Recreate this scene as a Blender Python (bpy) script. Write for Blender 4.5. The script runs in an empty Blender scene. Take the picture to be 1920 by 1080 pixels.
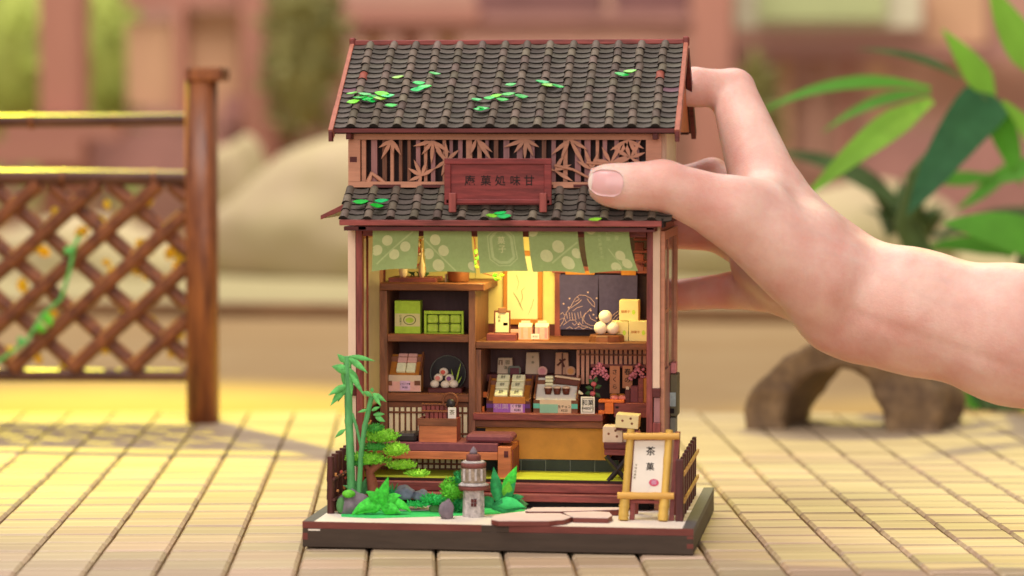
import bpy, bmesh, math, random
import numpy as np
from mathutils import Vector, Matrix, noise, Euler
random.seed(7)
R = math.radians
SC = bpy.context.scene
COL = SC.collection
S = 0.01                      # everything below is written in centimetres

# ------------------------------------------------------------------ camera
YAW, PITCH, F_PX = R(7.8), R(3.26), 5180.0
FWD = Vector((-math.sin(YAW)*math.cos(PITCH), math.cos(YAW)*math.cos(PITCH), -math.sin(PITCH)))
RGT = Vector((math.cos(YAW), math.sin(YAW), 0))
UPV = RGT.cross(FWD)
CAM = -(RGT*(-0.527) - UPV*9.82 + FWD*103.0)
cam_d = bpy.data.cameras.new('camera')
cam = bpy.data.objects.new('camera', cam_d); COL.objects.link(cam)
cam.matrix_world = Matrix((
    (RGT.x, UPV.x, -FWD.x, CAM.x*S), (RGT.y, UPV.y, -FWD.y, CAM.y*S),
    (RGT.z, UPV.z, -FWD.z, CAM.z*S), (0, 0, 0, 1)))
cam_d.sensor_width = 36; cam_d.lens = 36*F_PX/1920
cam_d.clip_start = 0.02; cam_d.clip_end = 50
cam_d.dof.use_dof = True; cam_d.dof.focus_distance = 1.09
cam_d.dof.aperture_fstop = 8.2; cam_d.dof.aperture_blades = 0
SC.camera = cam

# ------------------------------------------------------------------ studio ambience, view transform
w = bpy.data.worlds.new('World'); SC.world = w; w.use_nodes = True
w.node_tree.nodes['Background'].inputs[0].default_value = (1.0, 0.90, 0.84, 1)
w.node_tree.nodes['Background'].inputs[1].default_value = 0.33
SC.view_settings.view_transform = 'Standard'; SC.view_settings.look = 'None'
SC.view_settings.exposure = -0.08; SC.view_settings.gamma = 1.0
SC.render.engine = 'CYCLES'
SC.cycles.max_bounces = 8; SC.cycles.sample_clamp_indirect = 4
SC.cycles.use_denoising = True

def lamp(name, kind, loc, target, power, color, **kw):
    d = bpy.data.lights.new(name, kind); o = bpy.data.objects.new(name, d); COL.objects.link(o)
    o.location = Vector(loc)*S
    dr = (Vector(target)-Vector(loc)).normalized()
    o.rotation_euler = dr.to_track_quat('-Z', 'Y').to_euler()
    d.energy = power; d.color = color
    for k, v in kw.items(): setattr(d, k, v)
    return o
# big soft box above and in front, an added fill on the camera's right to lift the interior, the yellow spot behind the garden fence
lamp('key_softbox', 'AREA', (-32, -36, 130), (2, 8, 8), 16.5, (1.0, 0.915, 0.875), shape='RECTANGLE', size=0.8, size_y=0.6)
lamp('front_fill', 'AREA', (20, -150, 55), (0, 8, 8), 13.0, (1.0, 0.90, 0.86), shape='RECTANGLE', size=1.2, size_y=0.9)
lamp('set_fill', 'AREA', (-60, 230, 260), (-60, 330, 40), 160.0, (1.0, 0.93, 0.86), shape='RECTANGLE', size=2.4, size_y=1.6)  # added unseen fill lamp, brightens the distant courtyard set
lamp('yellow_spot', 'SPOT', (-78, 122, 100), (-26, 43, 0), 235.0, (1.0, 0.92, 0.03), spot_size=R(26), spot_blend=1.0, shadow_soft_size=0.02)
lamp('amber_spot', 'SPOT', (34, 150, 110), (26, 38, 0), 95.0, (1.0, 0.86, 0.20), spot_size=R(24), spot_blend=0.7, shadow_soft_size=0.03)

# ------------------------------------------------------------------ pixel rays -> points of the place
def ray(u, v):
    return (FWD*F_PX + RGT*(u-960) - UPV*(v-540)).normalized()
def at(u, v, y):
    r = ray(u, v); return CAM + r*((y-CAM.y)/r.y)
def atz(u, v, z):
    r = ray(u, v); return CAM + r*((z-CAM.z)/r.z)
def atd(u, v, d):
    r = ray(u, v); return CAM + r*(d/r.dot(FWD))
def atp(u, v, p0, n):
    r = ray(u, v); return CAM + r*((p0-CAM).dot(n)/r.dot(n))

# ------------------------------------------------------------------ mesh builder
W = {}                        # world origin (cm) of every built object
class MB:
    def __init__(s): s.v = []; s.f = []; s.sm = []; s.M = None
    def _add(s, vs, fs, smooth=False):
        o = len(s.v)
        for p in vs:
            p = Vector(p)
            s.v.append(s.M @ p if s.M else p)
        for f in fs: s.f.append([i+o for i in f]); s.sm.append(smooth)
        return s
    def box(s, a, b):
        x0, y0, z0 = (min(a[i], b[i]) for i in range(3)); x1, y1, z1 = (max(a[i], b[i]) for i in range(3))
        return s._add([(x0,y0,z0),(x1,y0,z0),(x1,y1,z0),(x0,y1,z0),(x0,y0,z1),(x1,y0,z1),(x1,y1,z1),(x0,y1,z1)],
            [(0,3,2,1),(4,5,6,7),(0,1,5,4),(1,2,6,5),(2,3,7,6),(3,0,4,7)])
    def px(s, u0, v0, u1, v1, y0, y1):      # a box whose front face fills that picture rectangle at depth y0
        a = at(u0, (v0+v1)/2, y0); b = at(u1, (v0+v1)/2, y0); t = at((u0+u1)/2, v0, y0); c = at((u0+u1)/2, v1, y0)
        return s.box((a.x, y0, c.z), (b.x, y1, t.z))
    def prism(s, pts, d, smooth=False):     # polygon (ccw seen from -d) extruded along d
        n = len(pts); d = Vector(d)
        vs = [Vector(p) for p in pts]+[Vector(p)+d for p in pts]
        fs = [list(range(n)), list(range(2*n-1, n-1, -1))]+[(i, i+n, (i+1) % n+n, (i+1) % n) for i in range(n)]
        return s._add(vs, fs, smooth)
    def tube(s, pts, rs, n=8, cap=True, smooth=True, flat=1.0):
        pts = [Vector(p) for p in pts]
        if not hasattr(rs, '__len__'): rs = [rs]*len(pts)
        vs = []; fs = []; up = None
        for i, p in enumerate(pts):
            t = (pts[min(i+1, len(pts)-1)]-pts[max(i-1, 0)]).normalized()
            if up is None:
                up = Vector((0, 0, 1)) if abs(t.z) < 0.9 else Vector((0, 1, 0))
            a = t.cross(up).normalized(); b = a.cross(t).normalized(); up = b
            for k in range(n):
                q = 2*math.pi*k/n
                vs.append(p+(a*math.cos(q)+b*math.sin(q)*flat)*rs[i])
        for i in range(len(pts)-1):
            for k in range(n):
                fs.append((i*n+k, i*n+(k+1) % n, (i+1)*n+(k+1) % n, (i+1)*n+k))
        s._add(vs, fs, smooth)
        if cap:
            s._add(vs[:n], [list(range(n-1, -1, -1))]); s._add(vs[-n:], [list(range(n))])
        return s
    def lathe(s, c, prof, n=20, smooth=True):
        c = Vector(c); vs = []; fs = []
        for r, z in prof:
            for k in range(n):
                q = 2*math.pi*k/n; vs.append(c+Vector((r*math.cos(q), r*math.sin(q), z)))
        for i in range(len(prof)-1):
            for k in range(n): fs.append((i*n+k, i*n+(k+1) % n, (i+1)*n+(k+1) % n, (i+1)*n+k))
        fs.append(list(range(n-1, -1, -1))); fs.append([(len(prof)-1)*n+k for k in range(n)])
        return s._add(vs, fs, smooth)
    def ball(s, c, r, n=12, m=8):
        if not hasattr(r, '__len__'): r = (r, r, r)
        c = Vector(c); vs = [c+Vector((0, 0, -r[2]))]; fs = []
        for i in range(1, m):
            t = math.pi*i/m-math.pi/2
            for k in range(n):
                q = 2*math.pi*k/n
                vs.append(c+Vector((r[0]*math.cos(t)*math.cos(q), r[1]*math.cos(t)*math.sin(q), r[2]*math.sin(t))))
        vs.append(c+Vector((0, 0, r[2]))); L = len(vs)-1
        for k in range(n):
            fs.append((0, 1+(k+1) % n, 1+k)); fs.append((L, L-n+k, L-n+(k+1) % n))
        for i in range(m-2):
            for k in range(n):
                a = 1+i*n; fs.append((a+k, a+(k+1) % n, a+n+(k+1) % n, a+n+k))
        return s._add(vs, fs, True)
    def disc(s, c, r, n=20, right=(1,0,0), up=(0,0,1), r2=None):
        c = Vector(c); right = Vector(right); up = Vector(up); r2 = r2 or r
        return s._add([c+right*r*math.cos(2*math.pi*k/n)+up*r2*math.sin(2*math.pi*k/n) for k in range(n)], [list(range(n))])
    def blade(s, pts, wid, n=(0,-1,0), fold=0.15, th=0.02, sm=True):   # a leaf: pts midrib, wid half-widths, n rough facing
        pts = [Vector(p) for p in pts]; n = Vector(n).normalized(); vs = []; fs = []
        for i, p in enumerate(pts):
            t = (pts[min(i+1, len(pts)-1)]-pts[max(i-1, 0)]).normalized()
            a = t.cross(n).normalized(); k = a.cross(t).normalized()
            vs += [p-a*wid[i]+k*fold*wid[i], p, p+a*wid[i]+k*fold*wid[i]]
        m = len(vs)
        vs2 = vs+[v-n*th for v in vs]
        for i in range(len(pts)-1):
            for j in (0, 1):
                q = (i*3+j, i*3+j+1, i*3+j+4, i*3+j+3)
                fs.append(q); fs.append(tuple(x+m for x in reversed(q)))
            for j in (0, 2):
                q = (i*3+j, i*3+3+j, i*3+3+j+m, i*3+j+m); fs.append(q if j == 0 else tuple(reversed(q)))
        return s._add(vs2, fs, sm)
    def text(s, body, c, size, right=(1,0,0), up=(0,0,1), vertical=False, step=1.1):
        right = Vector(right).normalized(); up = Vector(up).normalized(); c = Vector(c)
        parts = [(ch, 0, -i*size*step) for i, ch in enumerate(body)] if vertical else [(body, 0, 0)]
        vy = (len(body)-1)*size*step/2 if vertical else 0
        for ch, dx, dy in parts:
            vs, fs = glyphs(ch)
            s._add([c+right*(x*size+dx)+up*(y*size+dy+vy) for x, y in vs], fs)
        return s
    def build(s, name, mat, parent=None, origin=None, bevel=0, kind=None, label=None, weld=False):
        o0 = Vector(W[parent]) if parent is not None else Vector(origin if origin is not None else (0, 0, 0))
        me = bpy.data.meshes.new(name)
        me.from_pydata([((v-o0)*S)[:] for v in s.v], [], s.f)
        me.polygons.foreach_set('use_smooth', s.sm)
        if bevel or weld:
            bm = bmesh.new(); bm.from_mesh(me)
            if weld: bmesh.ops.remove_doubles(bm, verts=bm.verts, dist=1e-6)
            if bevel:
                eds = [e for e in bm.edges if len(e.link_faces) == 2 and e.calc_face_angle(0) > 0.6]
                bmesh.ops.bevel(bm, geom=eds, offset=bevel*S, segments=1, affect='EDGES', profile=0.5, clamp_overlap=True)
            bm.to_mesh(me); bm.free()
        me.update()
        if mat: me.materials.append(mat)
        o = bpy.data.objects.new(name, me); COL.objects.link(o)
        if parent is not None: o.parent = parent; W[o] = o0
        else: o.location = o0*S; W[o] = o0
        if kind: o['kind'] = kind
        if label: o['label'] = label
        return o
_gl = {}
def glyphs(ch):
    if ch in _gl: return _gl[ch]
    cu = bpy.data.curves.new('lettering', 'FONT'); cu.body = ch; cu.size = 1.0; cu.resolution_u = 2
    cu.align_x = 'CENTER'; cu.align_y = 'CENTER'; cu.offset = 0.01
    ob = bpy.data.objects.new('lettering', cu)
    me = ob.to_mesh()
    r = ([(v.co.x, v.co.y) for v in me.vertices], [list(p.vertices) for p in me.polygons])
    ob.to_mesh_clear(); bpy.data.objects.remove(ob); bpy.data.curves.remove(cu)
    _gl[ch] = r; return r

def tag(o, label, cat, group=None):
    o['label'] = label; o['category'] = cat
    if group: o['group'] = group
    return o
def thing(name, label, cat, loc, group=None, rz=0):
    o = bpy.data.objects.new(name, None); COL.objects.link(o); o.empty_display_size = 0.005
    o.location = Vector(loc)*S; W[o] = Vector(loc); o.rotation_euler.z = rz
    return tag(o, label, cat, group)
def inst(me, name, parent, loc, rot=None, scale=None):   # an object sharing mesh data, at world cm loc
    o = bpy.data.objects.new(name, me); COL.objects.link(o)
    if parent is not None: o.parent = parent; o.location = (Vector(loc)-W[parent])*S
    else: o.location = Vector(loc)*S
    if rot is not None: o.rotation_euler = rot
    if scale is not None: o.scale = scale
    W[o] = Vector(loc); return o
def copy_tree(o, parent=None):
    c = o.copy(); COL.objects.link(c)
    if parent is not None: c.parent = parent
    W[c] = Vector(W[o])
    for ch in list(o.children): copy_tree(ch, c)
    return c
def mesh_only(mb, name, mat):       # build and keep only the datablock
    o = mb.build(name, mat); me = o.data; bpy.data.objects.remove(o); return me

# ------------------------------------------------------------------ materials
def lin(c):
    return tuple(((x/255)/12.92 if x/255 <= 0.04045 else ((x/255+0.055)/1.055)**2.4) for x in c)
def mat(name, rgb, rough=0.6, var=0.25, scale=1.2, stretch=(1,1,1), rand=0.0, bump=0.0, rgb2=None, spec=0.3,
        trans=0.0, sss=0.0, metal=0.0, detail=4, coat=0.0):
    m = bpy.data.materials.new(name); m.use_nodes = True; nt = m.node_tree; N = nt.nodes; L = nt.links
    b = N['Principled BSDF']; c = lin(rgb)
    tc = N.new('ShaderNodeTexCoord'); mp = N.new('ShaderNodeMapping')
    mp.inputs['Scale'].default_value = [x/S for x in stretch]; L.new(tc.outputs['Object'], mp.inputs[0])
    nz = N.new('ShaderNodeTexNoise'); nz.inputs['Scale'].default_value = scale; nz.inputs['Detail'].default_value = detail
    nz.inputs['Roughness'].default_value = 0.65
    L.new(mp.outputs[0], nz.inputs[0])
    rp = N.new('ShaderNodeValToRGB'); L.new(nz.outputs[0], rp.inputs[0])
    c2 = lin(rgb2) if rgb2 else tuple(x*(1+var) for x in c)
    lo = c if rgb2 else tuple(x*(1-var) for x in c)
    rp.color_ramp.elements[0].position = 0.32; rp.color_ramp.elements[0].color = (*lo, 1)
    rp.color_ramp.elements[1].position = 0.68; rp.color_ramp.elements[1].color = (*c2, 1)
    out = rp.outputs[0]
    if rand:
        oi = N.new('ShaderNodeObjectInfo'); hs = N.new('ShaderNodeHueSaturation')
        mr = N.new('ShaderNodeMapRange'); mr.inputs[3].default_value = 1-rand; mr.inputs[4].default_value = 1+rand
        L.new(oi.outputs['Random'], mr.inputs[0]); L.new(mr.outputs[0], hs.inputs['Value'])
        ms = N.new('ShaderNodeMath'); ms.operation = 'MULTIPLY'; ms.inputs[1].default_value = 7.31
        fr = N.new('ShaderNodeMath'); fr.operation = 'FRACT'; L.new(oi.outputs['Random'], ms.inputs[0]); L.new(ms.outputs[0], fr.inputs[0])
        mh = N.new('ShaderNodeMapRange'); mh.inputs[3].default_value = 0.5-rand*0.1; mh.inputs[4].default_value = 0.5+rand*0.1
        L.new(fr.outputs[0], mh.inputs[0]); L.new(mh.outputs[0], hs.inputs['Hue'])
        L.new(out, hs.inputs['Color']); out = hs.outputs[0]
    L.new(out, b.inputs['Base Color'])
    b.inputs['Roughness'].default_value = rough; b.inputs['Specular IOR Level'].default_value = spec
    b.inputs['Metallic'].default_value = metal; b.inputs['Coat Weight'].default_value = coat
    if sss:
        b.inputs['Subsurface Weight'].default_value = sss; b.inputs['Subsurface Scale'].default_value = 0.004
        b.inputs['Subsurface Radius'].default_value = (1.0, 0.35, 0.2)
    if bump:
        bp = N.new('ShaderNodeBump'); bp.inputs['Strength'].default_value = bump; bp.inputs['Distance'].default_value = 0.0006
        L.new(nz.outputs[0], bp.inputs['Height']); L.new(bp.outputs[0], b.inputs['Normal'])
    if trans:
        tr = N.new('ShaderNodeBsdfTranslucent'); mx = N.new('ShaderNodeMixShader'); mx.inputs[0].default_value = trans
        L.new(out, tr.inputs[0]); L.new(b.outputs[0], mx.inputs[1]); L.new(tr.outputs[0], mx.inputs[2])
        L.new(mx.outputs[0], N['Material Output'].inputs[0])
    return m
def wood(name, rgb, axis='x', var=0.42, rough=0.5, scale=5.0, rand=0.0, bump=0.15, **k):
    st = {'x': (0.12, 1, 1), 'y': (1, 0.12, 1), 'z': (1, 1, 0.12)}[axis]
    return mat(name, rgb, rough, var, scale, st, rand, bump, **k)

M = {}
M['redwood'] = wood('dark red wood', (134, 66, 60)); M['redwood_z'] = wood('dark red upright wood', (134, 66, 60), 'z')
M['maroon'] = wood('maroon wood', (92, 38, 36)); M['maroon_z'] = wood('maroon upright wood', (88, 36, 35), 'z')
M['sign'] = wood('sign wood', (122, 48, 46), scale=5)
M['tan'] = wood('tan plywood', (200, 142, 114), var=0.12); M['orange'] = wood('orange wood', (196, 114, 70), var=0.25)
M['barge'] = wood('reddish bargeboard', (172, 104, 84), 'y', var=.2)
M['orange_y'] = wood('orange grain wood', (196, 116, 52), 'y', var=0.2)
M['brown'] = wood('brown shelf wood', (122, 72, 46)); M['brown_z'] = wood('brown upright shelf wood', (130, 84, 62), 'z')
M['darkbrown'] = wood('dark brown shelf back', (92, 58, 54), 'z', var=0.15)
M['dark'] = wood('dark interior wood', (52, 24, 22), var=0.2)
M['black'] = mat('black card', (26, 20, 20), 0.7)
M['cream'] = mat('cream paper strip', (226, 196, 170), 0.8, 0.05)
M['creampane'] = mat('cream window paper', (240, 226, 184), 0.8, 0.05)
M['shoji'] = mat('translucent window paper', (236, 224, 196), 0.9, 0.04, trans=0.6)
M['purple'] = wood('purplish lath wood', (168, 118, 116), 'z', var=0.15)
M['baseside'] = wood('charcoal base side', (70, 57, 47), var=0.15, rough=0.6)
M['basered'] = wood('red cut edge', (116, 60, 52), var=0.2)
M['basetop'] = mat('grey base rim', (92, 88, 86), 0.6, 0.15)
M['gravel'] = mat('pale gravel paper', (226, 214, 200), 0.9, 0.08, 14, bump=0.2)
M['moss'] = mat('green card lawn', (62, 200, 104), 0.8, 0.2, 3)
M['tile'] = mat('grey roof tile', (104, 92, 80), 0.7, 0.22, 5, rand=0.3, bump=0.2)
M['pan'] = mat('grey pan tile', (86, 79, 71), 0.7, 0.22, 5, rand=0.25, bump=0.2)
M['burnt_lip_shade'] = mat('burnt tile edge', (38, 33, 30), 0.8)  # burnt cut ends, darkened to carry the shadow lines under the lips
M['tile_red'] = mat('red roof tile', (146, 78, 64), 0.7, 0.2, 5)
M['tile_mauve'] = mat('mauve roof tile', (112, 80, 90), 0.7, 0.2, 5)
M['rleaf'] = mat('emerald foil leaf', (18, 190, 84), 0.45, 0.2, 4, rand=0.2, spec=0.5)
M['rleaf2'] = mat('lime foil leaf', (128, 214, 52), 0.45, 0.2, 4, rand=0.2, spec=0.5)
M['noren'] = mat('green noren cloth', (172, 192, 126), 0.9, 0.08, 8, trans=0.35, rgb2=(180, 200, 134))
M['norenp'] = mat('pale green print', (224, 226, 166), 0.9, 0.04, 8, trans=0.3)
M['norenq'] = mat('mid green print', (200, 214, 150), 0.9, 0.04, 8, trans=0.3)
M['navy'] = mat('navy cloth', (76, 66, 104), 0.9, 0.12, 4)
M['navyp'] = mat('pale pink print', (214, 176, 176), 0.9, 0.05)
M['wall'] = mat('yellow plaster wall', (222, 200, 130), 0.85, 0.05, 2)
M['scroll'] = mat('picture paper', (232, 220, 168), 0.85, 0.03)
M['gold'] = wood('golden frame wood', (184, 116, 46), 'z', var=0.12)
M['ink'] = mat('black ink', (30, 24, 24), 0.8, 0.05); M['inkgrey'] = mat('grey ink', (120, 112, 84), 0.8, 0.1)
M['white'] = mat('white paper', (232, 224, 210), 0.8, 0.04); M['kraft'] = mat('cream carton', (226, 206, 150), 0.8, 0.06)
M['kraft2'] = mat('pale carton', (214, 188, 158), 0.8, 0.06)
M['tatami'] = mat('green tatami', (190, 200, 56), 0.85, 0.15, 6, (0.2, 1, 1))
M['slate'] = mat('dark green wall tile', (44, 52, 44), 0.35, 0.2, 2); M['grout'] = mat('pale grout', (120, 124, 108), 0.8)
M['counter'] = mat('ochre counter panel', (198, 136, 56), 0.6, 0.1, 1.5)
M['matcha'] = mat('matcha green box', (174, 206, 58), 0.6, 0.15, 3); M['matcha2'] = mat('pale matcha paper', (214, 204, 140), 0.7, 0.05)
M['matcha3'] = mat('lime sweet wrapper', (186, 212, 74), 0.5, 0.2, 6); M['olive'] = mat('dark olive', (92, 108, 30), 0.7)
M['pinkbox'] = mat('pink box', (226, 170, 156), 0.7, 0.08, 6); M['pinkpaper'] = mat('pink paper', (214, 140, 142), 0.7, 0.1, 6)
M['plate'] = mat('black lacquer plate', (52, 46, 46), 0.3, 0.1); M['mochi'] = mat('white mochi', (238, 222, 200), 0.6, 0.04)
M['redbean'] = mat('red filling', (206, 92, 76), 0.6); M['violet'] = mat('violet filling', (134, 72, 130), 0.6)
M['violetp'] = mat('violet label', (160, 98, 180), 0.7, 0.15, 6); M['violetd'] = mat('dark violet strip', (92, 52, 120), 0.7)
M['lilac'] = mat('lilac label', (206, 168, 196), 0.7); M['mint'] = mat('mint label', (142, 190, 164), 0.7, 0.06); M['mintd'] = mat('teal strip', (96, 178, 158), 0.7)
M['packet'] = mat('cream packet', (242, 238, 194), 0.6, 0.1, 6); M['choc'] = mat('chocolate', (98, 46, 32), 0.45, 0.15); M['icing'] = mat('cream icing', (236, 206, 172), 0.5, 0.06)
M['peach'] = mat('peach paper', (212, 160, 128), 0.8, 0.06); M['salmon'] = mat('salmon sweet', (220, 132, 120), 0.6, 0.1, 5); M['mikan'] = mat('orange slice', (216, 146, 82), 0.6, 0.1)
M['plum'] = mat('plum lid', (104, 46, 52), 0.5); M['mauve'] = mat('mauve cloth', (126, 70, 76), 0.8, 0.12, 4)
M['copper'] = mat('copper pot', (164, 112, 76), 0.35, 0.15, 3, metal=0.5); M['ceramic'] = mat('cream ceramic', (232, 200, 160), 0.4, 0.06)
M['blossom'] = mat('pink blossom', (206, 124, 134), 0.8, 0.2, 5, rand=0.1); M['petal'] = mat('camellia petal', (214, 110, 112), 0.6, 0.15)
M['dkleaf'] = mat('dark camellia leaf', (58, 92, 46), 0.5, 0.25); M['plaque'] = wood('plaque wood', (190, 122, 82), 'z', var=0.1)
M['tangerine'] = wood('bright orange tray', (222, 112, 42), var=0.1)
M['seal'] = mat('red seal', (206, 84, 112), 0.7, 0.1)
M['bamboo'] = wood('yellow bamboo', (206, 168, 82), 'z', var=0.18, scale=2); M['bamboo_x'] = wood('yellow bamboo bar', (212, 164, 82), 'x', var=0.18, scale=2)
M['gbamboo'] = mat('green bamboo', (88, 160, 96), 0.65, 0.3, 3, (1, 1, .3)); M['gleaf'] = mat('green bamboo leaf', (98, 184, 96), 0.7, 0.3, 4)
M['pine'] = mat('yellow green pine', (136, 200, 58), 0.7, 0.35, 5, rand=0.1); M['pine2'] = mat('deep green pine', (70, 156, 64), 0.7, 0.3, 5)
M['trunk'] = mat('red brown trunk', (146, 82, 62), 0.8, 0.2, 4); M['fern'] = mat('vivid fern', (76, 214, 70), 0.75, 0.35, 6, trans=0.15)
M['deepleaf'] = mat('deep green leaf', (40, 146, 78), 0.65, 0.4, 5); M['bush'] = mat('light bush', (104, 196, 56), 0.7, 0.25, 6)
M['rock'] = mat('grey rock', (122, 110, 118), 0.85, 0.35, 1.6, bump=0.4); M['bluerock'] = mat('blue grey rock', (128, 132, 156), 0.85, 0.3, 2.5, bump=0.4); M['mossrock'] = mat('green rock', (84, 132, 76), 0.85, 0.3, 2)
M['stone'] = mat('pale lantern stone', (188, 180, 176), 0.95, 0.35, 6, bump=0.8); M['lamp'] = mat('lantern chamber', (160, 144, 126), 0.9, 0.35, 6, bump=.6)
M['lanternred'] = mat('red cut edge board', (124, 72, 66), 0.7, 0.2, 4); M['slab'] = mat('pinkish slab top', (220, 196, 188), 0.8, 0.06, 3)
M['dkfence'] = wood('dark fence bamboo', (84, 44, 42), 'z', var=0.3)
M['glass'] = mat('dark window glass', (88, 44, 34), 0.12, 0.3, 0.6, spec=0.7)
M['grey'] = mat('grey box', (132, 134, 120), 0.6, 0.15); M['paleblue'] = mat('pale blue label', (176, 196, 196), 0.6); M['sage'] = mat('sage box', (112, 108, 84), 0.7, 0.15)
def led_mat():
    m = bpy.data.materials.new('lit led'); m.use_nodes = True
    b = m.node_tree.nodes['Principled BSDF']; b.inputs['Base Color'].default_value = (1, .8, .3, 1)
    b.inputs['Emission Color'].default_value = (1, .72, .2, 1); b.inputs['Emission Strength'].default_value = 6
    return m
M['led'] = led_mat()
# ================================================================== setting: ground, mat
RG = random.Random(3)
gnd = MB()
gm = [(-900, -160), (900, -160), (900, 1500), (-900, 1500)]
gnd._add([(x, y, -0.46) for x, y in gm], [(0, 1, 2, 3)])
M['sand'] = mat('sandy ground', (150, 120, 78), 0.9, 0.1, 0.04, rgb2=(160, 134, 94))
gnd.build('ground', M['sand'], kind='structure')

M['slat'] = mat('bamboo tile', (164, 140, 112), 0.45, 0.14, 1.5, (0.07, 2.6, 1), rand=0.15, bump=0.15, rgb2=(194, 174, 148))
M['cord'] = mat('mat cord', (150, 116, 70), 0.8)
mat_t = thing('bamboo_mat', 'table mat of square bamboo tiles strung in columns under the model shop', 'mat', (0, 6, -0.46))
PX, PY, TZ = 2.5, 2.15, 0.4
tm = MB().box((-1.2, -1.04, 0), (1.2, 1.04, TZ))
tile_me = mesh_only(tm, 'bamboo_tile', M['slat'])
bmx = bmesh.new(); bmx.from_mesh(tile_me)
bmesh.ops.bevel(bmx, geom=[e for e in bmx.edges], offset=0.0011, segments=1, affect='EDGES'); bmx.to_mesh(tile_me); bmx.free()
ca, sa = math.cos(R(9.8)), math.sin(R(9.8))
cells = []
for i in range(-13, 14):
    for j in range(-7, 24):
        sy = -0.35*max(0, i-1)+RG.uniform(-.1, .1)*0.4
        lx, ly = i*PX+0.42, j*PY+sy-4.0
        p = Vector((lx*ca-ly*sa, lx*sa+ly*ca+6, -0.46+RG.uniform(0, .04)))
        q = p-CAM; d = q.dot(FWD); u = 960+q.dot(RGT)/d*F_PX; v = 540-q.dot(UPV)/d*F_PX
        if d > 154 or not (-130 < u < 2050 and v < 1150): continue
        if d < 80: continue
        cells.append((d, p, u, v))
cells.sort(key=lambda c: c[0])
hide = lambda u, v: 640 < u < 1230 and 800 < v < 1015
vis = [c for c in cells if not hide(c[2], c[3])]
rest = MB(); near = set(id(c) for c in vis[:298])
for c in cells:
    rot = (RG.uniform(-.008, .008), RG.uniform(-.008, .008), R(9.8)+RG.uniform(-.004, .004))
    if id(c) in near: inst(tile_me, 'bamboo_tile', mat_t, c[1], rot)
    else:
        rest.M = Matrix.Translation(c[1]) @ Matrix.Rotation(R(9.8), 4, 'Z'); rest.box((-1.17, -1.04, 0), (1.17, 1.04, TZ))
rest.M = None
rest.build('bamboo_tile', M['slat'], mat_t, kind='stuff')
cd = MB(); cd.M = Matrix.Translation((0, 6, -0.455)) @ Matrix.Rotation(R(9.8), 4, 'Z')
for i in range(-14, 14):
    for dx in (-.06, .06):
        cd.tube([(i*PX+0.42+PX/2+dx, -24, 0.12), (i*PX+0.42+PX/2+dx, 46, 0.12)], 0.045, 5)
cd.M = None
cd.build('elastic_cord', M['cord'], mat_t, kind='stuff')

# ================================================================== display base
BX0, BX1, BD = -7.43, 7.29, 12.0
base = thing('display_base', 'dark rectangular display base with red cut edges carrying the model shop and garden', 'base', (0, 6, 0))
b = MB().box((BX0, 0, 0.02), (BX1, BD, 0.72)); b.build('plinth', M['baseside'], base, bevel=.02)
b = MB().box((BX0+.0, 0.003, 0.724), (-0.62, .12, 0.97)); b.build('edge_strip', M['basered'], base)
b = MB().box((0.42, 0.003, 0.724), (BX1, .12, 0.97)); b.build('edge_strip', M['basered'], base)
b = MB().box((-0.616, 0.0, 0.724), (0.416, .12, 0.955)); b.build('edge_joint', M['baseside'], base)
b = MB().box((BX0, .123, .724), (BX0+.42, BD, .985)); b.build('side_rim', M['basetop'], base)
b = MB().box((BX1-.42, .123, .724), (BX1, BD, .985)); b.build('side_rim', M['basetop'], base)
b = MB().box((BX0+.424, .123, .724), (BX1-.424, BD, .975)); b.build('gravel_bed', M['gravel'], base)
b = MB().px(578, 992, 600, 995, -.003, .002); b.build('scuff_mark', M['white'], base)
for z0, z1 in ((.25, .42), (.6, .7)):
    b = MB().box((BX1-.24, -.004, z0), (BX1-.002, .1, z1)); b.build('finger_joint', M['basered'], base)
b = MB().box((BX0+.002, -.004, .3), (BX0+.2, .1, .55)); b.build('finger_joint', M['basered'], base)
# green lawn card
lw = [(640, 962), (700, 958), (800, 952), (960, 945), (985, 958), (930, 964), (840, 968), (700, 972), (640, 969)]
pts = [atz(u, v, .978) for u, v in reversed(lw)]
MB().prism([p for p in reversed(pts)], (0, 0, .02)).build('lawn_card', M['moss'], base)

# ================================================================== house
YF, YB = 4.6, 11.6
XL, XR = -6.56, 5.64
ZC = at(950, 430, YF).z               # shop ceiling
ZF = 2.07                             # tatami level
ZU0, ZU1 = at(950, 352, YF).z, at(950, 250, YF).z
house = thing('miniature_shop', 'two-storey wooden model of a Japanese sweet shop with grey tiled roofs, open front', 'model house', (-.46, 8.1, .98))
H = house
def part(mb, name, m, bevel=0, parent=None, **k): return mb.build(name, M[m] if isinstance(m, str) else m, parent or H, bevel=bevel, **k)
bx = lambda *a: MB().box(*a)
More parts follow.
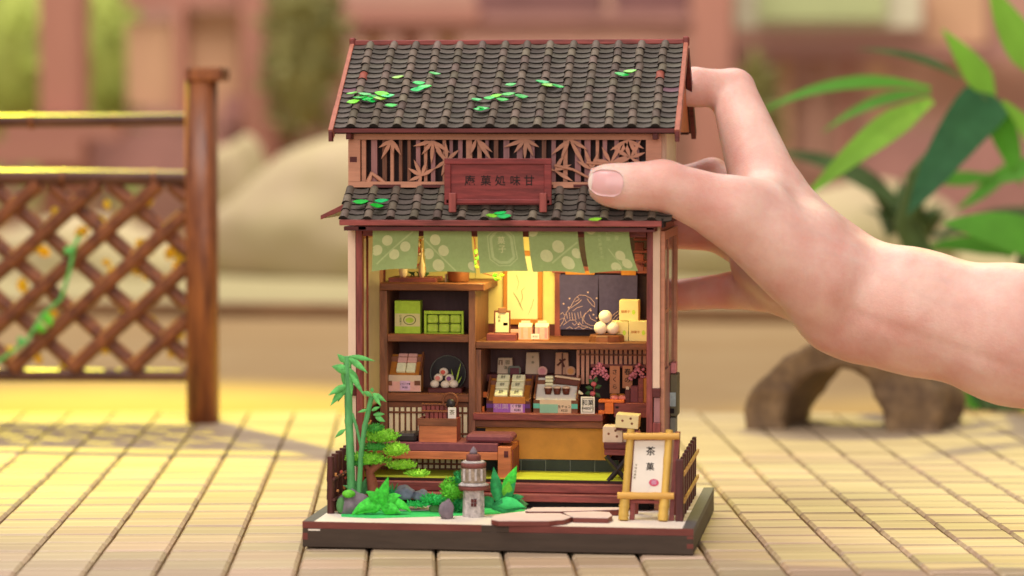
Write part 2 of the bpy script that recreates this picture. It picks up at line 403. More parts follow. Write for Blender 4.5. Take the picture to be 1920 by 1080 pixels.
# walls, floor, ceiling
ZWB, ZWT = at(690, 775, YF+1).z, at(690, 450, YF+1).z
for q0, q1, r0, r1 in ((YF+.3, YB, .98, ZWB), (YF+.3, YB, ZWT, ZU1), (YF+.3, YF+.42, ZWB, ZWT), (YB-.9, YB, ZWB, ZWT)):
    part(bx((XL, q0, r0+.001), (XL+.22, q1, r1-.001)), 'side_wall', 'tan')
part(bx((XR-.22, YF+.3, .98), (XR, YB, ZU1)), 'side_wall', 'tan')
part(bx((XL+.222, YB-.3, .98), (XR-.222, YB, ZU1)), 'rear_wall', 'maroon')
part(bx((XL+.224, YF+.62, .982), (XR-.224, YB-.302, ZF-.03)), 'floor_board', 'dark')
part(bx((XL+.226, YF+.64, ZF-.028), (XR-.226, YB-.304, ZF)), 'tatami', 'tatami')
part(bx((XL+.224, YF+.1, ZC), (XR-.224, YB-.302, ZC+.25)), 'ceiling', 'dark')
# entrance steps
zs = lambda v: at(1060, v, YF).z
for (v0, v1, y) in ((908, 925, YF+.25), (928, 942, YF-.1)):
    z0, z1 = at(1060, v1, y).z, at(1060, v0, y).z
    part(bx((XL+.5, y, z0), (XR-.4, YF+.6, z1)), 'entrance_step', 'redwood', .03)
part(bx((XL+.5, YF+.3, .99), (XR-.4, YF+.58, zs(944))), 'step_gap_shade', 'black')  # black strip standing for the shade in the gap under the steps
# front frame
fw = lambda u0, v0, u1, v1, y0, y1: MB().px(u0, v0, u1, v1, y0, y1)
part(fw(653, 424, 667, 905, YF, YF+.29), 'front_post', 'cream')
part(fw(668, 432, 680, 930, YF-.04, YF+.28), 'door_post', 'redwood_z', .02)
part(fw(1212, 432, 1223.5, 930, YF-.04, YF+.28), 'door_post', 'redwood_z', .02)
part(fw(1224, 424, 1237, 728, YF, YF+.29), 'front_post', 'cream')
part(fw(1222.5, 728, 1238, 745, YF-.06, YF+.27), 'post_bracket', 'maroon', .02)
part(fw(1226, 746, 1237, 792, YF+.02, YF+.28), 'post_panel', 'purple')
part(fw(1223.5, 793, 1238, 935, YF-.06, YF+.27), 'post_foot', 'redwood_z', .02)
part(fw(652, 722, 667.5, 742, YF-.05, YF+.2), 'post_bracket', 'maroon', .02)
part(fw(680.5, 433, 1211.5, 444, YF-.03, YF+.27), 'lintel', 'redwood', .02)
# left wall window seen from inside
zt, zb = at(690, 450, YF+1).z, at(690, 775, YF+1).z
part(bx((XL+.10, YF+.421, zb), (XL+.115, YB-.901, zt)), 'window_pane', 'shoji')
for y0 in (YF+.31, YF+2.6, YB-.62):
    part(bx((XL+.222, y0, zb-.3), (XL+.30, y0+.1, zt+.2)), 'window_post', 'redwood_z')
# outside of the right wall: framed glass window, skirting, boxes
zt, zb = at(1255, 432, 6).z, at(1255, 930, 6).z; zm = at(1255, 690, 7).z
part(bx((XR+.003, YF+.32, zb), (XR+.16, YF+.75, zt)), 'side_frame', 'tan', .01)
part(bx((XR+.003, YB-.6, zb), (XR+.16, YB-.1, zt)), 'side_frame', 'tan', .01)
part(bx((XR+.003, YF+.76, zt-.35), (XR+.158, YB-.61, zt)), 'side_frame', 'tan', .01)
wn = part(bx((XR+.003, YF+.76, zm), (XR+.05, YB-.61, zt-.36)), 'side_window', 'glass')
part(bx((XR+.052, YF+3.0, zm), (XR+.1, YF+3.16, zt-.37)), 'glazing_bar', 'tan', parent=wn)
part(bx((XR+.052, YF+.77, zm+2.2), (XR+.1, YF+2.99, zm+2.32)), 'glazing_bar', 'tan', parent=wn)
part(bx((XR+.003, YF+.76, zb), (XR+.12, YB-.61, zm-.004)), 'side_panel', 'purple')
mb_ = part(bx((XR+.125, 8.2, at(1260, 782, 8).z), (XR+.42, 9.4, at(1260, 703, 8).z)), 'meter_box', 'sage', .03)
part(fw(1252, 736, 1267, 762, 8.17, 8.198), 'meter_face', 'paleblue', parent=mb_)
part(fw(1256, 766, 1264, 775, 8.17, 8.198), 'meter_dial', 'ink', parent=mb_)
part(bx((XR+.125, 8.4, at(1260, 702, 8).z), (XR+.34, 9.2, at(1260, 682, 8).z)), 'meter_cap', 'pinkpaper', .03)
part(bx((XR+.125, 8.1, at(1260, 822, 8).z), (XR+.36, 9.0, at(1260, 784, 8).z)), 'utility_box', 'grey', .03)
# back wall of the shop: plaster, wainscot, red post, dark passage
YW = YB-.31
part(fw(892, 430, 1045, 660, YW-.06, YW-.002), 'plaster_wall', 'wall')
part(fw(700, 430, 891, 540, YW-.06, YW-.002), 'plaster_wall', 'wall')
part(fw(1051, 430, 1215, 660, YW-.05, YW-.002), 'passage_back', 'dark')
part(fw(893, 607, 1040, 640, YW-.1, YW-.062), 'wainscot', 'maroon')
part(fw(1040, 505, 1050.5, 650, YW-.35, YW-.06), 'inner_post', 'redwood_z')
part(fw(1035, 500, 1215, 512, YW-.42, YW-.351), 'noren_rail', 'redwood')
# dark shelf boards on the right inside
for v in (447, 470, 490):
    part(fw(1188, v, 1211, v+4, 7.5, 9.2), 'wall_shelf', 'redwood')
for v, c in ((455, 'maroon'), (476, 'redwood'), (494, 'mauve')):
    part(fw(1190, v, 1206, v+14, 8.2, 8.6), 'shelf_panel', c)
# LED bar under the ceiling
part(bx((-.6, 6.8, ZC-.16), (1.4, 7.2, ZC-.002)), 'light_bar', 'led')
lamp('shop_led', 'AREA', (.4, 7.0, ZC-.25), (.4, 8.6, 4), 0.078, (1.0, 0.84, 0.30), shape='RECTANGLE', size=.05, size_y=.012)
for u0, u1, v0, v1 in ((1060, 1115, 508, 515), (1165, 1192, 506, 516)):
    part(fw(u0, v0, u1, v1, YW-.5, YW-.43), 'rail_trim', 'gold')
# upper storey: leaf screen
part(fw(653, 250, 1240, 262, YF, YF+.16), 'screen_rail', 'tan')
part(fw(653, 341, 1240, 352, YF, YF+.16), 'screen_rail', 'tan')
part(fw(653, 262.2, 675, 340.8, YF, YF+.16), 'screen_stile', 'tan')
part(fw(1211, 262.2, 1240, 340.8, YF, YF+.16), 'screen_stile', 'tan')
nt_ = part(fw(656, 294, 669, 304, YF-.02, YF-.002), 'joint_mark', 'maroon')
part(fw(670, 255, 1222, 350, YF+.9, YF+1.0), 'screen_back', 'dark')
u = 678
while u < 1208:
    wd = RG.choice((6, 8, 11)); part(fw(u, 262.3, u+wd, 340.7, YF+.2+RG.random()*.1, YF+.42), 'screen_lath', RG.choice(('purple', 'purple', 'tan', 'brown_z')))
    u += wd+RG.choice((7, 10, 14))
def leafpts(c, ang, L, wd):
    d = Vector((math.cos(ang), 0, math.sin(ang))); nn = Vector((-d.z, 0, d.x)); c = Vector(c)
    pr = [(0, .12), (.25, .75), (.45, 1), (.7, .7), (1, 0), (.7, -.7), (.45, -1), (.25, -.75), (0, -.12)]
    return [c+d*L*t+nn*wd*s for t, s in reversed(pr)]
sprays = [(735, 262, [(-150, 30), (-120, 42), (-85, 26), (-60, 34)]), (790, 330, [(150, 30), (115, 34), (70, 32), (30, 30), (200, 26), (250, 22)]),
    (812, 264, [(-165, 40), (-130, 34), (-95, 44), (-60, 48), (-35, 40)]), (838, 300, [(95, 34), (140, 28), (40, 30), (215, 30), (250, 32)]),
    (893, 260, [(-110, 32), (-55, 52), (-40, 40)]), (985, 261, [(-160, 44), (-130, 34), (-92, 40), (-65, 36), (-30, 30)]),
    (1068, 261, [(-140, 46), (-115, 40), (-60, 60), (-30, 40)]), (1040, 320, [(20, 34), (60, 36), (160, 30), (-30, 40)]),
    (1110, 318, [(110, 44), (70, 36), (150, 34), (20, 40), (-60, 22)]), (1145, 305, [(120, 34), (60, 44), (20, 40), (170, 34), (-20, 30)]),
    (1182, 296, [(60, 40), (110, 36), (150, 40), (20, 30), (-30, 30), (200, 34)]), (1178, 262, [(-150, 40), (-120, 34), (-60, 40), (-30, 34)])]
for si, (u, v, ls) in enumerate(sprays):
    c = at(u, v, YF+.02)
    sp = MB()
    for k, (a, L) in enumerate(ls):
        sp.prism([p+Vector((0, .003*k, 0)) for p in leafpts(c, R(a), L/48.5, .06+L/2500)], (0, .1, 0))
    part(sp, 'leaf_spray', 'tan')
for ln in ([(1040, 310), (1075, 318), (1105, 334), (1128, 343)], [(690, 343), (697, 325), (712, 336), (722, 343)], [(1100, 305), (1140, 308), (1190, 312)]):
    part(MB().tube([at(u, v, YF+.08) for u, v in ln], [.12, .1, .09, .05][:len(ln)], 6, flat=.6), 'leaf_branch', 'tan')
for u0 in (699, 790, 880, 985, 1075):
    part(fw(u0, 346, u0+52, 351.5, YF-.03, YF-.003), 'tenon', 'maroon')
part(bx((XR-.03, YF+.6, ZU0), (XR+.13, YF+1.4, ZU1)), 'side_frame', 'cream')
part(bx((XR+.003, YF+1.45, ZU0), (XR+.1, YB-.4, ZU1)), 'side_panel', 'creampane')
# ---------------------------------------------------------------- main roof
YE, YR = 3.9, 8.2
RZ, EZ = at(970, 81, YR).z, at(950, 241, YE).z
RX0, RX1 = at(622, 245, YE).x+.1, at(1268, 246, YE).x-.05
tilt = math.atan2(RZ-EZ, YR-YE); SL = math.hypot(RZ-EZ, YR-YE)
n_up = Vector((0, -math.sin(tilt), math.cos(tilt))); s_up = Vector((0, math.cos(tilt), math.sin(tilt)))
e0 = Vector((0, YE, EZ))
def slab(x0, x1, p, su, nu, L, th, mb=None):
    mb = mb or MB(); a = Vector(p)
    q = [a, a+su*L, a+su*L-nu*th, a-nu*th]
    return mb.prism([Vector((x0, c.y, c.z)) for c in q], (x1-x0, 0, 0))
roof = part(slab(RX0, RX1, e0-n_up*.1, s_up, n_up, SL, .16), 'roof', 'dark')
n_b = Vector((0, math.sin(tilt), math.cos(tilt))); s_b = Vector((0, -math.cos(tilt), math.sin(tilt)))
e0b = Vector((0, 2*YR-YE, EZ))
part(slab(RX0, RX1, e0b-n_b*.1, s_b, n_b, SL-.14, .16), 'rear_roof', 'dark')
def tile_meshes(length, plen):
    # cover tile: half pipe, lip at its lower end; pan tile: shallow dish
    nseg = 8; cv = MB(); vs = []; fs = []
    prof = [(0, 1.0), (.12, 1.0), (.1201, .92), (1.12, .87)]
    for t, k in prof:
        for i in range(nseg+1):
            a = math.pi*i/nseg; vs.append((-.19*k*math.cos(a), t*length, .02+.19*k*math.sin(a)))
    for i in range(len(prof)-1):
        for j in range(nseg): q = i*(nseg+1)+j; fs.append((q, q+nseg+1, q+nseg+2, q+1))
    fs.append(list(range(nseg+1)))
    cv._add(vs, fs, False); nb = len(fs)-1
    pn = MB(); vs = []; fs = []
    for t, dz in ((0, .02), (1.15, -.045)):
        for i in range(7):
            x = -.3+.1*i; z = .055*(x/.3)**2+.05+dz; vs.append((x, t*plen, z))
    for i in range(6): fs.append((i, i+1, i+8, i+7))
    for i in range(7): x, y, z = vs[i]; vs.append((x, y, z-.075))
    for i in range(6): fs.append((i+14, i+15, i+1, i))
    pn._add(vs, fs, False)
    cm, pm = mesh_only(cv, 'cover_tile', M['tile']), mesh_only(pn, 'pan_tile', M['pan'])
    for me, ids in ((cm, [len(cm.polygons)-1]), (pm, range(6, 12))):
        me.materials.append(M['burnt_lip_shade'])
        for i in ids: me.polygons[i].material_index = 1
    return cm, pm
def lay_tiles(parent, x0, x1, p0, su, nu, L, ncv, npn, pitch, first, t_ang, recolor=()):
    cvm, pnm = tile_meshes(L/ncv, L/npn)
    cols = []; x = first
    while x < x1-.1: cols.append(x); x += pitch
    for x in cols:
        for r in range(ncv):
            p = p0+su*(r*L/ncv+RG.uniform(-.02, .02)); p = Vector((x+RG.uniform(-.022, .022), p.y, p.z))+nu*.02
            o = inst(cvm, 'cover_tile', parent, p, (t_ang-.06, RG.uniform(-.07, .07), RG.uniform(-.04, .04)))
    for i in range(len(cols)+1):
        xc = (cols[0]-pitch/2) if i == 0 else cols[i-1]+pitch/2
        if xc+.1 < x0 or xc-.1 > x1: continue
        for r in range(npn):
            p = p0+su*(r*L/npn); p = Vector((xc, p.y, p.z))-nu*.02
            inst(pnm, 'pan_tile', parent, p, (t_ang, RG.uniform(-.05, .05), RG.uniform(-.02, .02)))
    return cvm, pnm
first = at(659, 232, YE+.1).x
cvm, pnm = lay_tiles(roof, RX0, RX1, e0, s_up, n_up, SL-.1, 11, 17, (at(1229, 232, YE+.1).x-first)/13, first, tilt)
def recolor(parent, u, v, p0, nu, nm, m):
    q = atp(u, v, p0+nu*.15, nu)
    best = min((o for o in parent.children if o.name.startswith(nm)), key=lambda o: (W[o]+(s_up*.2)-q).length)
    best.data = best.data.copy(); best.data.materials[0] = M[m]
recolor(roof, 680, 146, e0, n_up, 'cover', 'tile_red'); recolor(roof, 1241, 146, e0, n_up, 'cover', 'tile_red')
recolor(roof, 661, 164, e0, n_up, 'pan', 'tile_mauve'); recolor(roof, 1251, 162, e0, n_up, 'pan', 'tile_mauve')
part(bx((RX0-.1, YR-.13, RZ-.06), (RX1+.1, YR+.13, RZ+.14)), 'ridge_beam', 'redwood', .03)
part(fw(620, 241, 1270, 248.5, YE-.1, YE+.06), 'eaves_fascia', 'maroon')
part(bx((RX0+.1, 2*YR-YE-.06, EZ-.25), (RX1-.1, 2*YR-YE+.1, EZ-.1)), 'eaves_fascia', 'maroon')
for x0, x1 in ((RX0-.19, RX0-.003), (RX1+.003, RX1+.2)):
    part(slab(x0, x1, e0-s_up*.25+n_up*.14, s_up, n_up, SL*.28, .42), 'bargeboard', 'barge', .015)
    part(slab(x0+.01, x1-.01, e0+s_up*(SL*.28-.245)+n_up*.12, s_up, n_up, SL*.72+.1, .38), 'bargeboard', 'barge', .015)
    part(slab(x0, x1, e0b-s_b*.35+n_b*.12, s_b, n_b, SL*.98, .4), 'bargeboard', 'maroon', .015)
    part(bx((x0-.02, YR-.2, RZ-.15), (x1+.02, YR+.2, RZ+.24)), 'ridge_end', 'redwood', .05)
    part(bx((x0+.02, YE-.32, EZ-.5), (x1-.02, YE-.02, EZ-.1)), 'bargeboard_tip', 'maroon', .02)
for x in (XL+.05, XR-.25):
    part(bx((x, YE+.1, EZ-.42), (x+.2, YF-.01, EZ-.17)), 'eaves_bracket', 'maroon', .02)
for x in (RX0+.04, RX1-.1):
    part(MB().prism([(x, YE+.5, EZ-.15), (x, 2*YR-YE-.5, EZ-.15), (x, YR, RZ-.3)], (.06, 0, 0)), 'gable_board', 'orange')
# ---------------------------------------------------------------- canopy
cY0, cY1 = 3.2, YF-.01
cz0, cz1 = at(640, 412, cY0).z, at(650, 354, cY1).z
ct = math.atan2(cz1-cz0, cY1-cY0); cL = math.hypot(cz1-cz0, cY1-cY0)
c_s = Vector((0, math.cos(ct), math.sin(ct))); c_n = Vector((0, -math.sin(ct), math.cos(ct))); c0 = Vector((0, cY0, cz0))
cX0, cX1 = at(637, 420, cY0).x, at(1240, 420, cY0).x
can = part(slab(cX0, cX1, c0-c_n*.12, c_s, c_n, cL, .12), 'canopy', 'dark')
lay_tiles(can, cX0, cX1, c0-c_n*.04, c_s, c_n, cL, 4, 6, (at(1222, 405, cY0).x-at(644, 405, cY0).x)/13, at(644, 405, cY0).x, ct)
part(MB().px(636, 413, 1240.5, 424, cY0-.06, cY0+.06), 'canopy_fascia', 'redwood', .02)
part(bx((cX1+.003, cY0, cz0-.25), (cX1+.07, YF-.01, cz0+.1)), 'canopy_end', 'black')
part(bx((XL+.1, cY0+.1, cz0-.42), (XR-.1, YF-.02, cz0-.26)), 'canopy_soffit', 'maroon')
for u in (672, 1212):
    part(MB().px(u, 424, u+14, 431, cY0+.1, YF-.05), 'canopy_bracket', 'maroon')
# side canopy on the left wall
zA, zB = at(640, 374, 5.6).z, at(601, 404, 5.6).z; xB = at(601, 404, 5.6).x
part(MB().prism([(XL, 5.6, zA), (xB, 5.6, zB), (xB, 5.6, zB-.16), (XL, 5.6, zA-.26)][::-1], (0, .2, 0)), 'side_canopy_board', 'redwood', .01)
part(MB().prism([(XL, 5.82, zA-.05), (xB+.05, 5.82, zB-.05), (xB+.05, 5.82, zB-.13), (XL, 5.82, zA-.2)][::-1], (0, 5.4, 0)), 'side_canopy', 'grey')
part(MB().prism([(XR, 5.4, zA), (XR, 5.4, zA-.2), (XR+.4, 5.4, zB-.2), (XR+.4, 5.4, zB)], (0, 5.8, 0)), 'side_canopy', 'maroon')

# ---------------------------------------------------------------- leaves lying on the roofs
def leaf_mesh(nm, m):
    pts = []; pr = [(-.5, 0), (-.25, .15), (.05, .19), (.3, .12), (.5, 0), (.3, -.12), (.05, -.19), (-.25, -.15)]
    mb = MB(); mb._add([(x*.44, y*.44*1.25, .02+.03*abs(x)) for x, y in pr]+[(x*.44, y*.44*1.25, .0+.03*abs(x)) for x, y in pr],
        [list(range(7, -1, -1)), list(range(8, 16))]+[(i, (i+1) % 8, (i+1) % 8+8, i+8) for i in range(8)])
    me = mesh_only(mb, nm, m); me.flip_normals(); return me
lf = [leaf_mesh('fallen_leaf', M['rleaf']), leaf_mesh('fallen_leaf', M['rleaf2'])]
clusters = [
 ('in the cluster at the upper roof\'s left end', 0, [(660,175,1),(662,191,1),(684,177,0),(690,186,0),(700,181,0),(694,189,0),(712,185,1),(716,176,1),(727,180,0),(733,198,0),(676,183,0)]),
 ('between third and fourth tile rows, upper roof', 0, [(746,145,1),(785,156,0),(796,163,0),(783,168,0),(815,138,0)]),
 ('in the middle cluster of the upper roof', 0, [(893,187,0),(918,184,0),(930,180,1),(942,187,0),(953,177,0),(977,181,0),(957,159,0),(902,205,0),(906,203,0)]),
 ('in the small row right of the upper roof\'s centre', 0, [(1017,154,0),(1028,160,1),(1046,162,0)]),
 ('in the pair near the upper roof\'s right end', 0, [(1166,140,0),(1181,134,1)]),
 ('at the left end of the lower canopy', 1, [(676,379,0),(715,377,0),(706,386,0)]),
 ('below the shop sign on the canopy', 1, [(924,405,1),(938,400,0),(945,406,0)]),
 ('on the canopy edge beneath the thumb', 1, [(1116,412,1)])]
for where, can_, lst in clusters:
    lst = sorted(lst); ords = ['leftmost', 'second', 'third', 'fourth', 'fifth', 'sixth', 'seventh', 'eighth', 'ninth', 'tenth', 'eleventh']
    for k_, (u, v, c) in enumerate(lst):
        nn, p0, an = (c_n, c0, ct) if can_ else (n_up, e0, tilt)
        p = atp(u, v, p0+nn*.24, nn)
        o = inst(lf[c], 'fallen_leaf', None, p, (an-.25+RG.uniform(-.15, .2), RG.uniform(-.2, .2), RG.uniform(-.2, .75)), [RG.uniform(1.05, 1.4)]*3)
        tag(o, ('%s leaf, %s from left %s' % ('lime' if c else 'emerald', ords[k_], where)).replace('leftmost from left', 'leftmost').replace(', leftmost on the canopy', ' on the canopy'), 'leaf', 'paper leaves scattered on the roofs')

# ---------------------------------------------------------------- shop sign
sg = thing('shop_sign', 'dark red wooden name board with black brush characters standing on the canopy', 'sign', at(932, 398, 3.55))
yS = 3.45
part(MB().px(836, 300, 1031, 384, yS+.02, yS+.16), 'board', 'sign', parent=sg)
for r in ((833, 297, 1034, 308), (836, 374, 1031, 382)): part(MB().px(*r, yS-.08, yS+.015), 'frame_rail', 'sign', .02, sg)
for r in ((833, 308.3, 845, 384), (1020, 308.3, 1034, 384)): part(MB().px(*r, yS-.08, yS+.015), 'frame_stile', 'sign', .02, sg)
for r in ((841, 362, 855, 398), (1011, 362, 1025, 398)): part(MB().px(*r, yS-.2, yS-.083), 'foot', 'redwood_z', .02, sg)
t = MB()
for ch, u in zip('庵菓処味甘', (881, 911, 938, 966, 992)):
    t.text(ch, at(u, 340, yS-.004+.02-.005), .42)
part(t, 'lettering', 'ink', parent=sg)
# ================================================================== noren curtains
yN = 3.75
def noren(u0, u1, vb0, vb1, sway, label, prints, flip=False):
    ztop = at((u0+u1)/2, 424, yN).z; x0, x1 = at(u0, 430, yN).x, at(u1, 430, yN).x
    zb0, zb1 = at(u0, vb0, yN).z, at(u1, vb1, yN).z; sw = sway/48.5; ph = RG.random()*6
    def srf(s, t, off=0.0):     # s across 0..1, t down 0..1
        zb = zb0+(zb1-zb0)*s+.05*math.sin(math.pi*s)
        return Vector((x0+(x1-x0)*s+sw*t*t*(.6+.5*s), yN-off+.07*math.sin(s*7+ph)*t+.10*t*t*math.sin(s*3.1+ph*.5), ztop+(zb-ztop)*t))
    o = thing('noren_curtain', label, 'curtain', srf(.5, 1), 'green curtains hanging under the canopy')
    c = MB(); n, m = 12, 8; vs = [srf(i/n, j/m) for j in range(m+1) for i in range(n+1)]
    k = len(vs); vs += [srf(i/n, j/m, -.025) for j in range(m+1) for i in range(n+1)]; fs = []
    for j in range(m):
        for i in range(n):
            q = (j*(n+1)+i, (j+1)*(n+1)+i, (j+1)*(n+1)+i+1, j*(n+1)+i+1); fs.append(q); fs.append([x+k for x in reversed(q)])
    c._add(vs, fs, True); c.build('cloth', M['noren'], o)
    for m_, shapes in prints:
        p = MB()
        for sh in shapes:
            if sh[0] == 'c':
                _, cs, ct, r = sh; r_s = r/(u1-u0); r_t = r/82; pts = []
                for ri in range(0, 5):
                    for q in range(22):
                        a = 2*math.pi*q/22; pts.append((cs+r_s*ri/4*math.cos(a), ct+r_t*ri/4*math.sin(a)))
                fs = [(ri*22+q, ri*22+(q+1) % 22, ri*22+22+(q+1) % 22, ri*22+22+q) for ri in range(4) for q in range(22)]
                fs = [f for f in fs if all(-.005 <= pts[i][0] <= 1.005 and -.005 <= pts[i][1] <= 1.0 for i in f)]
                p._add([srf(s, t, .012) for s, t in pts], fs, True)
            elif sh[0] == 'l':
                _, pl, wd = sh
                for (s0, t0), (s1, t1) in zip(pl, pl[1:]):
                    dx, dy = (s1-s0)*(u1-u0), (t1-t0)*82; L = math.hypot(dx, dy); ox, oy = -dy/L*wd/2/(u1-u0), dx/L*wd/2/82
                    vs = []; N = 8
                    for i in range(N+1):
                        s, t = s0+(s1-s0)*i/N, t0+(t1-t0)*i/N
                        vs += [srf(s+ox, t+oy, .012), srf(s-ox, t-oy, .012)]
                    p._add(vs, [(2*i, 2*i+1, 2*i+3, 2*i+2) for i in range(N)], True)
            elif sh[0] == 't':
                _, ch, cs, ct, sz = sh
                gv, gf = glyphs(ch); p._add([srf(cs+x*sz/(u1-u0), ct-y*sz/82, .014) for x, y in gv], gf)
        p.build('printed_motif', M[m_], o)
    return o
P_, Q_ = 'norenp', 'norenq'
noren(699, 785, 509, 504, -3, 'leftmost green curtain, one stem with four pale dots across its lower left', [(P_, [('c', .32, .33, 10), ('c', .1, .54, 10), ('c', .72, .48, 10), ('c', .48, .66, 10)]), (Q_, [('l', [(.1, .85), (.88, .12)], 3)])])
noren(794, 883.5, 511, 512, 8, 'second green curtain from the left, pale dots and a stem running down right', [(P_, [('c', .24, .30, 10), ('c', .40, .54, 10), ('c', .08, .6, 10), ('c', .26, .86, 11), ('c', .95, .86, 8)]), (Q_, [('l', [(.02, .3), (.6, .98)], 3)])])
o8 = [(.42, .05), (.62, .05), (.8, .22), (.84, .72), (.66, .88), (.42, .88), (.24, .72), (.22, .22), (.42, .05)]
i8 = [(.44, .10), (.60, .10), (.74, .25), (.77, .70), (.63, .81), (.45, .81), (.31, .70), (.29, .25), (.44, .10)]
noren(895, 980, 513, 508, 9, 'middle green curtain with an octagonal crest holding two characters', [(Q_, [('l', o8, 2.2), ('l', i8, 5)]), (P_, [('t', '菓', .52, .33, 15), ('t', '子', .53, .52, 15)])])
noren(991, 1083, 510, 512, 14, 'fourth green curtain from the left, big pale dots around a rising stem', [(P_, [('c', .08, .1, 11), ('c', .58, .45, 11.5), ('c', .32, .66, 11.5), ('c', .72, .80, 12), ('c', .93, .58, 9)]), (Q_, [('l', [(.4, .82), (.98, .34)], 3)])])
noren(1095, 1179, 513, 508, 16, 'rightmost green curtain with columns of small characters and three dots', [(P_, [('c', .16, .06, 10), ('c', .73, .66, 9), ('c', .83, .84, 9), ('c', .58, .92, 9)]), (Q_, [('t', c, .34, .12+.095*i, 6.5) for i, c in enumerate('甘味処御菓子司')]+[('t', '和', .53, .16, 9), ('t', '菓', .53, .29, 9), ('t', '茶', .72, .13, 9), ('t', '寮', .72, .27, 9), ('l', [(.5, .5), (.72, .9)], 2)])])

# ================================================================== left shelf cabinet
yC = 7.4; yCB = 11.1
cab = thing('shelf_cabinet', 'tall brown open cabinet with three shelves standing at the left inside', 'cabinet', at(800, 890, 8.5))
CP = lambda *a, y0=yC, y1=yCB: MB().px(*a, y0, y1)
part(CP(713, 545.3, 726, 888), 'side_panel', 'brown_z', parent=cab); part(CP(879, 545.3, 891, 888), 'side_panel', 'brown_z', parent=cab)
part(CP(712, 531, 908, 545, y0=yC-.12), 'cabinet_top', 'brown', .03, cab)
for v0, v1 in ((627, 641), (738, 753)): part(CP(726.3, v0, 878.7, v1, y0=yC+.02), 'shelf', 'brown', .02, cab)
part(CP(726.3, 545.5, 878.7, 737, y0=yCB-.9, y1=yCB-.7), 'back_panel', 'darkbrown', parent=cab)
part(CP(726.3, 753.5, 878.7, 888, y0=yC+.25, y1=yC+.4), 'kick_panel', 'brown', parent=cab)
for i in range(14):
    u = 730+i*10.7
    part(CP(u, 764, u+6.6, 878, y0=yC+.16, y1=yC+.245), 'lath', 'creampane', parent=cab)
for v in (772, 811, 868): part(CP(727, v, 878, v+3.5, y0=yC+.1, y1=yC+.158), 'lath_rail', 'brown', parent=cab)

# ================================================================== counter
yK = 7.6
cnt = thing('sales_counter', 'wide wooden sales counter with lit top, open display bay and ochre panel below', 'counter', at(1050, 888, 9))
KP = lambda *a, y0=yK, y1=11.0: MB().px(*a, y0, y1)
part(KP(892, 642, 1212, 655, y0=yK-.1), 'counter_top', 'brown', .02, cnt)
part(KP(889, 655.4, 902, 775), 'counter_post', 'brown_z', .01, cnt)
part(KP(887, 776, 1130, 789, y0=yK-.35), 'display_shelf', 'redwood', .02, cnt)
part(KP(890, 789.4, 1130, 802, y0=yK-.1), 'shelf_rail', 'brown', .01, cnt)
part(KP(902.5, 655.5, 1085, 775.5, y0=10.3, y1=10.4), 'bay_back', 'darkbrown', parent=cnt)
part(KP(1085.3, 655.5, 1213, 690, y0=9.2, y1=9.25), 'bay_back', 'maroon', parent=cnt)
part(KP(1078, 690, 1213, 775, y0=10.2, y1=10.3), 'bay_back', 'dark', parent=cnt)
for i in range(15):
    u = 1081+i*8.9
    part(KP(u, 656, u+5.6, 720 if i < 3 else 683, y0=9.0, y1=9.1), 'bay_lath', 'tan', parent=cnt)
part(KP(1085, 664, 1213, 667, y0=8.93, y1=8.99), 'bay_rail', 'brown', parent=cnt)
part(KP(1108, 683.5, 1213, 689, y0=8.9, y1=9.19), 'bay_rail', 'redwood', parent=cnt)
part(KP(912, 703, 1092, 716, y0=9.2, y1=10.28), 'inner_shelf', 'maroon', .01, cnt)
part(KP(905, 735, 914, 745, y0=yK+.6, y1=yK+.9), 'peg', 'tangerine', parent=cnt); part(KP(901, 762, 908, 775, y0=yK+.3, y1=yK+.6), 'peg', 'tangerine', parent=cnt)
part(KP(892, 802.5, 1140, 861, y0=yK+.2), 'front_panel', 'counter', parent=cnt)
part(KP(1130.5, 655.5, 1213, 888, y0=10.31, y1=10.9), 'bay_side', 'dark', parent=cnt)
part(KP(885, 862, 1160, 889, y0=yK+.26, y1=yK+.4), 'skirting', 'grout', parent=cnt)
for u in range(886, 1158, 46): part(KP(u, 863, u+44, 888, y0=yK+.21, y1=yK+.258), 'wall_tile', 'slate', .004, cnt)
part(KP(893, 802.8, 910, 815, y0=yK+.15, y1=yK+.19), 'vent_slot', 'black', parent=cnt)

# ================================================================== things on top of the cabinet and in it
zt = at(800, 531, yC).z
t = thing('wooden_tray', 'reddish wooden tray on the cabinet top behind the two left curtains', 'tray', at(778, 527, 8.2))
part(MB().px(728, 521, 818, 530.5, 8.0, 9.6), 'tray_board', 'redwood', .02, t)
c = at(790, 520, 8.4)
v = MB().lathe((c.x, 8.5, at(790, 521, 8.4).z), [(.09, 0), (.14, .25), (.13, .5), (.05, .8), (.04, 1.1), (.06, 1.2)], 14).build('bottle_vase', M['ceramic'], origin=(c.x, 8.5, c.z))
tag(v, 'slim cream bottle vase on the wooden tray seen between two curtains', 'vase')
c = at(756, 520, 8.4)
v = MB().lathe((c.x, 8.4, c.z), [(.1, 0), (.17, .1), (.19, .35), (.17, .36), (.0, .3)], 14).build('tea_cup', M['ceramic'], origin=(c.x, 8.4, c.z)); tag(v, 'small cream cup on the left half of the wooden tray', 'cup')
fs_ = thing('flower_spray', 'red and white dried flower spray standing behind the bottle vase', 'flowers', at(788, 520, 8.9))
m_ = MB().tube([at(786, 520, 8.9), at(790, 490, 8.9), at(789, 450, 8.9)], [.03, .025, .02], 5); part(m_, 'stem', 'trunk', parent=fs_)
for i in range(14):
    p = at(788+RG.uniform(-6, 8), RG.uniform(445, 505), 8.9); part(MB().ball(p, (.09, .06, .07), 7, 5), 'blossom', RG.choice(('redbean', 'ceramic', 'gold')), parent=fs_)
